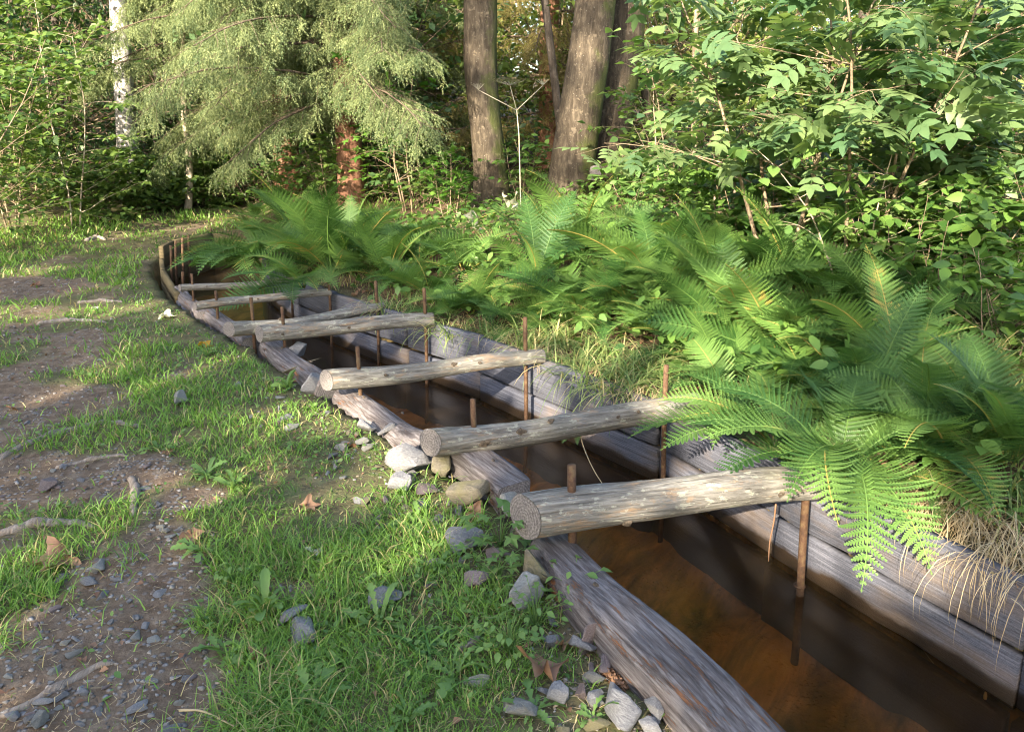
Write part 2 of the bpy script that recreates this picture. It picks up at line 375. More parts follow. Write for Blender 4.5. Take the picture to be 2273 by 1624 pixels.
GROUND = m_ground()
xs = axis(-6.5, 4.6, .05, -130, 130); ys = axis(.6, 11.5, .05, -110, 160)
GX, GY = np.meshgrid(xs, ys); nx, ny = len(xs), len(ys); gx, gy = GX.ravel(), GY.ravel()
dd, rt = chan(gx, gy); gzv = gz(gx, gy)
ii = np.arange(nx * ny).reshape(ny, nx)
GF = np.stack([ii[:-1, :-1], ii[:-1, 1:], ii[1:, 1:], ii[1:, :-1]], -1).reshape(-1, 4)
bankv = np.maximum(np.where(rt, sstep(0, .3, dd), 0) * (1 - sstep(8.5, 10.5, gy)), sstep(-4.5, -1.8, gx) * sstep(8.5, 10.5, gy)); bankv = np.maximum(bankv, sstep(12.5, 14, gy))
me = mesh('ground', np.stack([gx, gy, gzv], 1), GF, GROUND, True, bare=bare(gx, gy), bed=(dd < np.where(rt, .055, .1)).astype(float), bank=bankv)
tag(link('ground', me), kind='structure')

# ------------------------------------------------------------------ water
WZ = -.28
def m_water():
    m = M('brown_water'); p = m.map(m.pos(), (1, 1, 1), (0, 0, R(35))); n = m.noise(m.map(p, (9, 2.2, 1)), 1., 4, .6, .6); n2 = m.noise(m.map(p, (22, 7, 1)), 1., 3)
    nb = m.bump(m.math('ADD', n, m.math('MULTIPLY', n2, .4)), .12, .02)
    tr = m.n('ShaderNodeBsdfTransparent', {0: (.80, .57, .33)})
    mud = m.n('ShaderNodeBsdfDiffuse', {0: m.ramp(n, [(.35, (.045, .035, .017)), (.65, (.125, .078, .032))])})
    tr = m.n('ShaderNodeMixShader', {0: .10, 1: tr, 2: mud})
    gl = m.n('ShaderNodeBsdfGlossy', {'Color': (1, 1, 1), 'Roughness': .2, 'Normal': nb})
    fr = m.n('ShaderNodeFresnel', {'IOR': 1.33, 'Normal': nb})
    return m.done(m.n('ShaderNodeMixShader', {0: fr, 1: tr, 2: gl}))
def offset(poly, o):
    t = np.gradient(poly, axis=0); t /= np.linalg.norm(t, axis=1)[:, None]
    return poly + o * np.stack([-t[:, 1], t[:, 0]], 1)
def resample(poly, n):
    s = np.concatenate([[0], np.cumsum(np.linalg.norm(np.diff(poly, axis=0), axis=1))]); q = np.linspace(0, s[-1], n)
    return np.stack([np.interp(q, s, poly[:, 0]), np.interp(q, s, poly[:, 1])], 1)
wl, wr_ = resample(offset(LEFT, .05), 60), resample(offset(RIGHT, -.02), 60)
WV = np.concatenate([np.c_[wl, np.full(60, WZ)], np.c_[wr_, np.full(60, WZ)]])
me = mesh('water', WV, [(i, 60 + i, 61 + i, i + 1) for i in range(59)], m_water(), True)
tag(link('water', me), kind='structure')

# ------------------------------------------------------------------ timber: planks, side logs, cross logs, stakes
def frame_obj(o, p0, p1, roll=0.):
    """put an object's +X along p0 -> p1 with its origin at p0"""
    p0, p1 = Vector(p0), Vector(p1); x = (p1 - p0).normalized(); up = Vector((0, 0, 1)); y = up.cross(x).normalized(); z = x.cross(y)
    m = Matrix((x, y, z)).transposed().to_4x4(); m.translation = p0; o.matrix_world = m @ Matrix.Rotation(roll, 4, 'X')
def board(L, h, th, seed, wob=.006):
    """a sawn board along +X, its face wavy at the edges, worn at the ends"""
    g = np.random.default_rng(seed); n = max(6, int(L / .12)); x = np.linspace(0, L, n + 1); V, F = [], []
    top = h + wob * g.normal(0, 1, n + 1).cumsum() / 3; top = top - np.linspace(0, top[-1] - h, n + 1); bot = wob * .6 * g.normal(0, 1, n + 1)
    x[0] += g.uniform(0, .01); x[-1] -= g.uniform(0, .01); c = .006
    for i in range(n + 1):
        V += [(x[i], 0, bot[i] + c), (x[i], c, bot[i]), (x[i], th, bot[i]), (x[i], th, top[i]), (x[i], c, top[i]), (x[i], 0, top[i] - c)]
    for i in range(n):
        for j in range(6):
            a, b = i * 6 + j, i * 6 + (j + 1) % 6; F.append((a, a + 6, b + 6, b))
    F = tris(np.array(F)); ends = []
    for e, s in ((0, 1), (n * 6, -1)):
        for j in range(1, 5): ends.append((e, e + j, e + j + 1)[::s])
    return np.array(V), np.concatenate([F, ends])
wall = thing('plank_wall', 'grey weathered plank wall lining the fern bank side of the water channel', 'wall', (RIGHT[3][0], RIGHT[3][1], WZ))
wi = Matrix.Translation(-Vector(wall.location))
def plank(parent, p0, p1, h, th, seed, inv, name='plank', tilt=0.):
    L = (Vector(p1) - Vector(p0)).length; V, F = board(L, h, th, seed)
    o = link(name, mesh(name, V, F, PLANK), parent); frame_obj(o, p0, p1, tilt); o.matrix_world = inv @ o.matrix_world
    return o
def edge_pt(poly, s):
    i = min(int(s), len(poly) - 2); f = s - i; return poly[i] * (1 - f) + poly[i + 1] * f
# local +Y of a board must point into the bank: run the boards from far to near on the right bank
sec = [(15, 14, 0), (14, 13, 0), (13, 12, 0), (12, 11, 0), (11, 10, 0), (10, 9, .01), (9.0, 7.4, 0), (7.4, 6.45, .012), (6.45, 5.0, 0), (5.0, 3.55, .014), (3.55, 2.05, .004), (2.05, 1.0, .016), (1.0, 0.0, 0)]
k = 0
for a, b, off in sec:
    nsub = [a] + [q for q in range(int(math.floor(a)), int(math.ceil(b)) - 1, -1) if b < q < a] + [b]
    pa, pb = edge_pt(RIGHT, a), edge_pt(RIGHT, b)
    t = (pb - pa) / np.linalg.norm(pb - pa); nb_ = np.array([-t[1], t[0]]) * off
    pa, pb = pa + nb_, pb + nb_
    for z0, h, jit in ((-.57, .255, 0), (-.288, .178, .006), (-.086, .222, -.003)):
        tl = np.array([-t[1], t[0]]) * jit
        ends = [(pa[0] + tl[0], pa[1] + tl[1], z0 + rng.uniform(-.006, .006)), (pb[0] + tl[0], pb[1] + tl[1], z0 + rng.uniform(-.006, .006))]
        if z0 < -.4:
            ends = [(e[0] - t[1] * -0.03, e[1] + t[0] * -.03, e[2]) for e in ends]
        plank(wall, ends[0], ends[1], h, .045, 100 + k, wi, tilt=rng.uniform(-.03, .01)); k += 1
# boards behind the bend at the far end, and the boards under the side logs
far = thing('plank_wall', 'greenish plank wall with painted shade round the bend at the far end of the channel', 'wall', (LEFT[12][0], LEFT[12][1], WZ))
fi = Matrix.Translation(-Vector(far.location))
fp = [LEFT[i] for i in range(9, 16)]
PLANK_SHADE = None
def m_dplank():
    m = M('shaded_mossy_plank'); o = m.obj(); a = m.noise(m.map(o, (2, 8, 60)), 1., 5, .7)
    col = m.ramp(a, [(.3, (.045, .036, .02)), (.6, (.12, .095, .05)), (.8, (.18, .15, .085))])
    return m.done(m.bsdf(col, .85, m.bump(a, .7, .006), .2))
PLANK_SHADE = m_dplank()  # shade at the far bend is put into this darker board colour
for i in range(len(fp) - 1):
    for z0, h in ((-.57, .28), (-.283, .2), (-.075, .22 if i > 1 else .10)):
        o = plank(far, (*fp[i], z0), (*fp[i + 1], z0), h, .045, 200 + i * 3 + int(z0 * 100), fi); o.data.materials[0] = PLANK_SHADE
low = thing('plank_wall', 'sawn boards under the side logs along the path side of the water', 'wall', (LEFT[3][0], LEFT[3][1], WZ))
li_ = Matrix.Translation(-Vector(low.location))
for i in range(1, 9):
    plank(low, (*LEFT[i], -.6), (*LEFT[i + 1], -.6), .56, .04, 300 + i, li_)

def log_geo(L, r0, r1, seed, flat=None, n=30, k=26, cut=1.):
    """an uneven round timber along +X; flat cuts one side straight, notch steps the end down"""
    g = np.random.default_rng(seed); x = np.linspace(0, L, n + 1); a = np.arange(k) * 2 * np.pi / k; V = []
    ph = g.uniform(0, 9, 6); by, bz = g.normal(0, .02, 2)
    for i in range(n + 1):
        f = i / n; r = r0 * (1 - f) + r1 * f
        rr = r * (1 + .035 * np.sin(2 * a + ph[0] + f * 1.5) + .022 * np.sin(3 * a + ph[1] - f * 4) + .018 * np.sin(5 * a + ph[2] + f * 7) + .02 * math.sin(f * 9 + ph[3]) + g.normal(0, .007, k))
        if i in (0, n): rr = rr * .985
        y, z = rr * np.cos(a), rr * np.sin(a)
        if flat is not None:
            for ang, dist in flat:
                ca, sa = math.cos(ang), math.sin(ang); dpr = y * ca + z * sa; ex = np.maximum(dpr - dist * r * (1 + .02 * math.sin(f * 20 + ang)), 0); y = y - ex * ca; z = z - ex * sa
        y = y + by * math.sin(f * 3.1) + .006 * math.sin(f * 9 + ph[4]); z = z + bz * math.sin(f * 3.1) + .006 * math.sin(f * 8 + ph[5])
        V.append(np.c_[x[i] - (y * .5 - z * .12) * max(0, 1 - i / 4) * cut, y, z])
    V = np.concatenate(V); F = []
    for i in range(n):
        for j in range(k):
            j2 = (j + 1) % k; F.append((i * k + j, (i + 1) * k + j, (i + 1) * k + j2, i * k + j2))
    return V, np.array(F), k, n
def end_cap(V, k, i, sgn):
    ring = V[i * k:(i + 1) * k]; c = ring.mean(0); out = [ring]; inn = c + (ring - c) * .55; inn[:, 0] += sgn * .003; out.append(inn); VV = np.concatenate(out + [c[None] + [[sgn * .004, 0, 0]]])
    VV[:, 0] += sgn * .002
    F = []
    for j in range(k):
        j2 = (j + 1) % k; F += [(j, j2, k + j2), (j, k + j2, k + j), (k + j, k + j2, 2 * k)]
    F = np.array(F)
    return VV, (F if sgn > 0 else F[:, ::-1])
def make_log(name, label, p0, p1, r0, r1, seed, mat, flat=None, knots=(), cat='log', group=None, roll=0.):
    L = (Vector(p1) - Vector(p0)).length; V, F, k, n = log_geo(L, r0, r1, seed, flat, cut=0. if flat else 1.)
    t = thing(name, label, cat, group=group); frame_obj(t, p0, p1, roll)
    link('timber', mesh('timber', V, F, mat, True), t)
    for i, sg in ((0, -1), (n, 1)):
        v, f = end_cap(V, k, i, sg); link('end_face', mesh('end_face', v, f, END), t)
    for fx, an, s in knots:
        s *= .68
        r = (r0 * (1 - fx) + r1 * fx)
        kq = random.random() * 6; kv = np.array([(math.cos(q) * s * (1.4 + .5 * math.sin(2 * q + kq)), math.sin(q) * s * (1 + .3 * math.sin(3 * q + kq)), 0) for q in np.arange(10) * .628] + [(math.cos(q) * s * .8, math.sin(q) * s * .55, .009) for q in np.arange(10) * .628] + [(0, 0, .003)])
        kf = []
        for j in range(10): j2 = (j + 1) % 10; kf += [(j, j2, 10 + j2), (j, 10 + j2, 10 + j), (10 + j, 10 + j2, 20)]
        o = link('knot', mesh('knot', kv, kf, KNOT, True), t)
        ca, sa = math.cos(an), math.sin(an); rr = r * .99
        o.matrix_local = Matrix(((1, 0, 0, fx * L), (0, -sa, ca, ca * rr), (0, ca, sa, sa * rr), (0, 0, 0, 1)))
    return t
# cross logs: left end pixel, right end pixel, radii in metres
cross = [
    ((1166, 1150), (1840, 1072), .077, .060, .155, 'thickest and nearest cross log over the water, with a greyed cut end', [(.42, 2.9, .016), (.30, 3.5, .02), (.66, 2.3, .026), (.80, 2.9, .018), (.33, 2.6, .009)]),
    ((958, 982), (1545, 893), .062, .056, .145, 'knotty cross log just behind the nearest one, orange stained at its cut end', [(.17, 3.35, .03), (.30, 2.9, .022), (.41, 2.45, .018), (.66, 2.9, .012), (.74, 2.75, .012)]),
    ((726, 846), (1205, 788), .057, .043, .145, 'slim grey cross log, third from the front, dipping to its right end', [(.25, 2.9, .012), (.56, 2.6, .017), (.68, 2.8, .012)]),
    ((575, 742), (962, 708), .052, .046, .15, 'tan cross log in front of the close pair, fourth from the front', [(.13, 3.1, .014), (.5, 3.0, .016), (.75, 2.7, .012)]),
    ((510, 733), (850, 680), .052, .036, .12, 'crooked cross log lying right behind the fourth one, thinner to the right', [(.3, 2.4, .014)]),
    ((432, 681), (735, 650), .031, .028, .13, 'thin wavy cross log, second from the far end of the channel', [(.45, 2.6, .01), (.85, 2.8, .01)]),
    ((400, 640), (690, 618), .030, .024, .13, 'farthest cross log, a thin pole partly under hanging fern leaves', [(.2, 2.9, .01), (.5, 2.8, .01)]),
]
LOGS = []
for i, (a, b, r0, r1, z, lab, kn) in enumerate(cross):
    p0 = P(*a, z); p1 = P(*b, z + .02); LOGS.append((p0, p1, r0, r1))
    make_log('cross_log', lab, p0, p1, r0, r1, 40 + i, LOG, None, kn, 'log', 'cross logs bracing the water channel')
# side logs along the path (p0 near, p1 far); their inner top edge follows LEFT
def side(px0, px1, r0, r1, z, seed, lab, flat=None, sh=.0):
    p0, p1 = P(*px0, z), P(*px1, z)
    t = make_log('side_log', lab, p0, p1, r0, r1, seed, SIDE, flat, [(.35, 1.9, .012), (.7, 1.3, .012)], 'log', 'side logs edging the path'); return t
FL = [(R(90), .72), (R(205), .8)]
side((1800, 1840), (1215, 1225), .118, .095, -.03, 60, 'long peeling side log with rust brown streaks at the bottom edge of the picture', FL)
side((1140, 1112), (985, 1003), .10, .088, .012, 61, 'short squared side log with a sawn step between the two nearest cross logs', [(R(90), .70), (R(185), .72), (R(0), .78)])
side((955, 1005), (770, 880), .095, .085, -.02, 62, 'rounded grey side log between the second and third cross logs')
side((735, 872), (600, 770), .085, .08, -.02, 63, 'dark grey side log between the third and fourth cross logs', [(R(90), .8)])
side((560, 768), (462, 700), .07, .06, -.02, 64, 'pale side log beside the far pair of thin cross logs', [(R(90), .8)])
side((452, 702), (395, 645), .055, .05, -.01, 65, 'small side log between the two farthest cross logs', [(R(90), .8)])
# the sawn tongue of the stepped log
pa, pb = P(1210, 1165, -.045), P(1100, 1085, -.045)
make_log('timber_tongue', 'lower sawn tongue of timber sticking out of the stepped side log', pa, pb, .075, .075, 69, SIDE, [(R(90), .55), (R(180), .8), (R(0), .8)])

def stake(label, top, bottom, r=.0135, collar=None, lean=(0, 0)):
    top, bottom = Vector(top), Vector(bottom)
    t = thing('iron_stake', label, 'stake', bottom, 'iron stakes'); d = np.array(top - bottom)
    n = 8; f = np.linspace(0, 1, n); pts = f[:, None] * d + np.c_[.006 * np.sin(f * 4 + top.x), .006 * np.cos(f * 3 + top.y), 0 * f]
    rad = np.full(n, r); V, F = tube(pts, rad, 12); V[-1][2] += .003
    link('rod', mesh('rod', V, F, IRON, False), t)
    if collar:
        pc = d * collar; V, F = tube([pc - [0, 0, .004], pc - [0, 0, .002], pc + [0, 0, .002], pc + [0, 0, .004]], [r * 1.05, r * 1.5, r * 1.5, r * 1.05], 12)
        link('collar', mesh('collar', V, F, IRON, True), t)
    return t
def on_log(i, x):
    """point on cross log i's axis that the pixel column x meets"""
    p0, p1, r0, r1 = LOGS[i]; best = min((abs(1136.5 + FPX * q.x / (q.y * math.cos(PITCH) + (CAM_H - q.z) * math.sin(PITCH)) - x), f) for f, q in ((f, p0.lerp(p1, f)) for f in np.linspace(0, 1, 200)))
    f = best[1]; return p0.lerp(p1, f), r0 * (1 - f) + r1 * f
nth = ['nearest', 'second', 'third', 'fourth', 'fifth', 'sixth', 'farthest']
for i, (x, hgt, r) in enumerate([(1270, .105, .0155), (1053, .108, .0125), (797, .115, .0115), (628, .115, .011), (560, .15, .012), (480, .075, .0105), (427, .085, .0105)]):
    p, rr = on_log(i, x)
    stake(f'blunt rusty stake standing up through the path end of the {nth[i]} cross log', (p.x, p.y, p.z + rr + hgt), (p.x, p.y, -.6), r)
for i, (x, hgt, r, col) in enumerate([(1795, .015, .0150, .42), (1478, .15, .0125, .3), (1168, .19, .012, .28), (943, .17, .012, .3), (836, .16, .011, None), (730, .04, .0105, None), (645, .02, .0105, None)]):
    p, rr = on_log(i, x)
    stake(f'long rusty stake against the plank wall under the bank end of the {nth[i]} cross log', (p.x, p.y, p.z + rr + hgt), (p.x - .005, p.y, -.6), r, col)
for x, y0, y1, lab in [(405, 603, 640, 'short stake just left of the farthest cross log stake'), (379, 545, 620, 'outermost stake of the cluster at the channel bend'), (389, 535, 612, 'rust brown stake second in the cluster at the channel bend'), (404, 528, 590, 'orange brown stake third in the cluster at the channel bend'), (418, 522, 580, 'tallest dark stake of the cluster at the channel bend'), (467, 506, 540, 'lone pale stake beyond the bend beside the fern leaves')]:
    b = P(x, y1, -.1); top = PD(x, y0, b.y); stake(lab, top, (b.x, b.y, -.6), .014)

# ------------------------------------------------------------------ leaf templates (x along the leaf, y across, z up)
def t_ovate(wd=.3, fold=.12, droop=.15):
    sx = [0, .12, .38, .68, 1.]; wx = [0, .16, wd, wd * .72, 0]; V = [(0, 0, 0)]; F = []
    rows = []
    for s, q in zip(sx, wx):
        z = -droop * s * s
        if q == 0: V.append((s, 0, z)); rows.append((len(V) - 1,) * 3)
        else: V += [(s, q, z + fold * q), (s, 0, z), (s, -q, z + fold * q)]; rows.append((len(V) - 3, len(V) - 2, len(V) - 1))
    for a, b in zip(rows[:-1], rows[1:]):
        for u, v in ((0, 1), (1, 2)):
            q = [a[u], a[v], b[v], b[u]]
            for t in ((q[0], q[1], q[2]), (q[0], q[2], q[3])):
                if len(set(t)) == 3: F.append(t)
    return np.array(V), np.array(F)[:, ::-1]
def t_diamond(wd=.3, fold=.15, droop=.12):
    V = np.array([(0, 0, 0), (.45, wd, fold * wd), (1, 0, -droop), (.45, -wd, fold * wd), (.45, 0, -.03)]); return V, np.array([(0, 4, 1), (1, 4, 2), (2, 4, 3), (3, 4, 0)])
def t_compound(nl, wd, step, spread, leaf, term=.5):
    """a pinnate leaf: nl pairs of leaflets and one at the tip; whole length 1"""
    parts = []; L = leaf
    def put(x, ang, s):
        V, F = t_ovate(wd) if nl <= 3 else t_diamond(wd); V = V * s; c, n = math.cos(ang), math.sin(ang)
        V = np.c_[V[:, 0] * c - V[:, 1] * n + x, V[:, 0] * n + V[:, 1] * c, V[:, 2] - .08 * x * x]; parts.append((V, F))
    for i in range(nl):
        x = .22 + (1 - term - .22) * i / max(nl - 1, 1)
        for s in (1, -1): put(x, s * spread, L * (1 - .12 * abs(i - nl / 2)))
    put(1 - term, 0, term)
    parts.append((np.array([(0, .006, 0), (1 - term, .004, -.08 * (1 - term) ** 2), (1 - term, -.004, -.08 * (1 - term) ** 2), (0, -.006, 0)]), np.array([(0, 1, 2), (0, 2, 3)])))
    return join(parts)
def t_maple(curl=.1, rings=1, seed=0, n_lobe=5, cup=0.):
    tips = [(-150, .62), (-62, .92), (0, 1.), (62, .92), (150, .62)]; notch = [(-180, .06), (-105, .42), (-31, .52), (31, .52), (105, .42), (180, .06)]
    o = []
    for i, (an, r) in enumerate(tips):
        o.append((notch[i][0], notch[i][1])); m1 = (notch[i][0] * .42 + an * .58, r * .70); o += [m1, (an - 9, r * .82), (an, r), (an + 9, r * .82)]
        m2 = (notch[i + 1][0] * .42 + an * .58, r * .70); o.append(m2)
    pts = np.array([(r * math.cos(R(a)), r * math.sin(R(a))) for a, r in o]) * .55
    g = np.random.default_rng(seed); V = [(0, 0, 0)]; n = len(pts)
    for q in range(1, rings + 1):
        f = q / rings
        for i, (x, y) in enumerate(pts):
            V.append((x * f, y * f, curl * math.sin(x * 7 + seed) * f + cup * f * f * (.6 + .6 * math.sin(i * .9 + seed)) - .1 * x * x))
    F = [(0, 1 + i, 1 + (i + 1) % n) for i in range(n)]
    for q in range(1, rings):
        a, b = 1 + (q - 1) * n, 1 + q * n
        for i in range(n): j = (i + 1) % n; F += [(a + i, b + i, b + j), (a + i, b + j, a + j)]
    V = np.array(V); V[:, 0] += .3
    return V, np.array(F)
def t_sprig(nn=30, seed=0, nl=.125, two=True):
    """a spruce shoot: fine needles round a drooping axis"""
    g = np.random.default_rng(seed); V, F = [], []
    def shoot(x0, y0, ang, L, m):
        for i in range(m):
            f = (i + g.random()) / m; a = g.uniform(0, 2 * np.pi); x = x0 + f * L * math.cos(ang); y = y0 + f * L * math.sin(ang); z = -.10 * x * x
            ln = nl * (1 - .35 * f) * g.uniform(.8, 1.15); fw = .75
            d = np.array([fw * math.cos(ang) - math.cos(a) * .8 * math.sin(ang), fw * math.sin(ang) + math.cos(a) * .8 * math.cos(ang), math.sin(a) * .6]); d = d / np.linalg.norm(d) * ln
            s = np.cross(d, g.normal(0, 1, 3)); s = s / np.linalg.norm(s) * .019
            b = len(V); V.extend([np.array([x, y, z]) + s, np.array([x, y, z]) - s, np.array([x, y, z]) + d]); F.append((b, b + 1, b + 2))
    shoot(0, 0, 0, 1, nn)
    if two:
        for x, an, L in ((.22, .75, .5), (.36, -.75, .45)): shoot(x, 0, an, L, int(nn * L * .9))
    return np.array(V), np.array(F)
OV, OVN, DI, DIN = t_ovate(.3), t_ovate(.2), t_diamond(.3), t_diamond(.2)
ELD = t_compound(3, .25, 0, 1.05, .36, .38); ROW = t_compound(6, .2, 0, 1.15, .26, .24)
MAP, SPRIG = t_maple(.05), t_sprig()

# ------------------------------------------------------------------ ferns
def frond_geo(seed, a0, a1, width, droop, n=25, hi=True):
    """one fern leaf of length 1: from the origin outwards along +X, arching over"""
    g = np.random.default_rng(seed); P_, F_, Q_, QF_ = [], [], [], []
    s = np.linspace(0, 1, n + 1); ang = a0 + (a1 - a0) * s ** 1.25; dx = np.cos(ang) / n; dz = np.sin(ang) / n
    sway = g.normal(0, .12); pts = np.c_[np.r_[0, np.cumsum(dx)][:-1], sway * s ** 2 * .5, np.r_[0, np.cumsum(dz)][:-1]]
    T = nrmz(np.gradient(pts, axis=0)); Sd = nrmz(np.cross(np.array([0, 0, 1.]) + 0 * T, T)); Sd = nrmz(np.cross(np.cross(T, Sd), T)) if False else nrmz(np.cross(np.c_[-T[:, 2], 0 * T[:, 0], T[:, 0]], T)); N = np.cross(T, Sd)
    st = tube(pts, .0075 * (1 - .85 * s) + .0012, 4, False)
    b0 = .20
    for i in range(n * 1):
        f = i / (n - 1); sp = b0 + (1 - b0) * f; j = min(sp * n, n - 1e-3); i0 = int(j); fr = j - i0
        c = pts[i0] * (1 - fr) + pts[i0 + 1] * fr; t, sd, nn_ = T[i0], Sd[i0], N[i0]
        L = width * (math.sin(math.pi * min(.30 + .72 * f, 1.0)) ** .85) * (.55 + .45 * min(f / .18, 1)) + .004
        for sg in (1, -1):
            Ls = L * g.uniform(.9, 1.08); fw = .28 + .45 * f + g.normal(0, .04); d = sd * sg + t * fw - nn_ * 0; d /= np.linalg.norm(d)
            u = t - d * np.dot(t, d); u /= np.linalg.norm(u); nrm = np.cross(d, u) * sg
            dr = droop * g.uniform(.6, 1.4)
            m = max(3, int(round(Ls / .0135)))
            for k2 in range(m):
                q = (k2 + .6) / m; o = c + d * Ls * q - nrm * dr * Ls * q * q; w = (.0175 * min(1, .35 + Ls / .14)) * (1 - q) ** .7 + .003; hw = Ls / m * .5
                for s2 in (1, -1):
                    e = u * s2 * .9 + d * .42; e = e / np.linalg.norm(e) * w - nrm * w * .15
                    b = len(P_); P_.extend([o - d * hw, o + d * hw * .95, o + e + d * hw * .55, o + e - d * hw * .35]); F_.extend([(b, b + 1, b + 2), (b, b + 2, b + 3)])
            b = len(P_); tip = c + d * Ls - nrm * dr * Ls; hw = .004
            P_.extend([c - u * hw, c + u * hw, tip]); F_.append((b, b + 1, b + 2))
    return st, (np.array(P_), np.array(F_)), np.array(pts)
FROND = []
for i, (a0, a1, wd, dr) in enumerate([(1.25, .15, .20, .2), (1.05, -.35, .22, .25), (.8, -.6, .21, .3), (1.35, .55, .19, .15), (.55, -.75, .22, .3), (.95, -1.1, .20, .3), (.7, .0, .20, .2)]):
    st, lf, _ = frond_geo(70 + i, R(57) * a0, R(57) * a1, wd, dr)
    V, F = join([st, lf]); var = np.concatenate([np.full(len(st[0]), .95), np.clip(np.repeat(rng.random(len(lf[0]) // 40 + 1), 40)[:len(lf[0])] * .35 + .3, 0, 1)])
    FROND.append(mesh('frond', V, F, G_FERN, False, var=var))
def fern(label, base, size, fronds, group=None, up=0.):
    """fronds: a list of (azimuth in degrees, relative length, frond form, extra pitch)"""
    t = thing('fern', label, 'fern', base, group)
    for az, ln, form, pitch in fronds:
        o = link('frond', FROND[form % len(FROND)], t); s = size * ln
        o.scale = (s, s * random.choice((1, -1)) * random.uniform(.92, 1.08), s); o.rotation_euler = (random.gauss(0, .28), -R(pitch) - up, R(az)); o.location = (.02 * math.cos(R(az)), .02 * math.sin(R(az)), 0)
    return t
def rosette(n, bias=None, forms=(0, 1, 2, 3, 6), amt=90, seed=0):
    g = random.Random(seed); out = []
    for i in range(n):
        az = 360 * i / n + g.uniform(-18, 18)
        if bias is not None: az = bias + ((az + 180) % 360 - 180) * amt / 180
        out.append((az, g.uniform(.78, 1.1), g.choice(forms), g.uniform(-8, 12)))
    return out
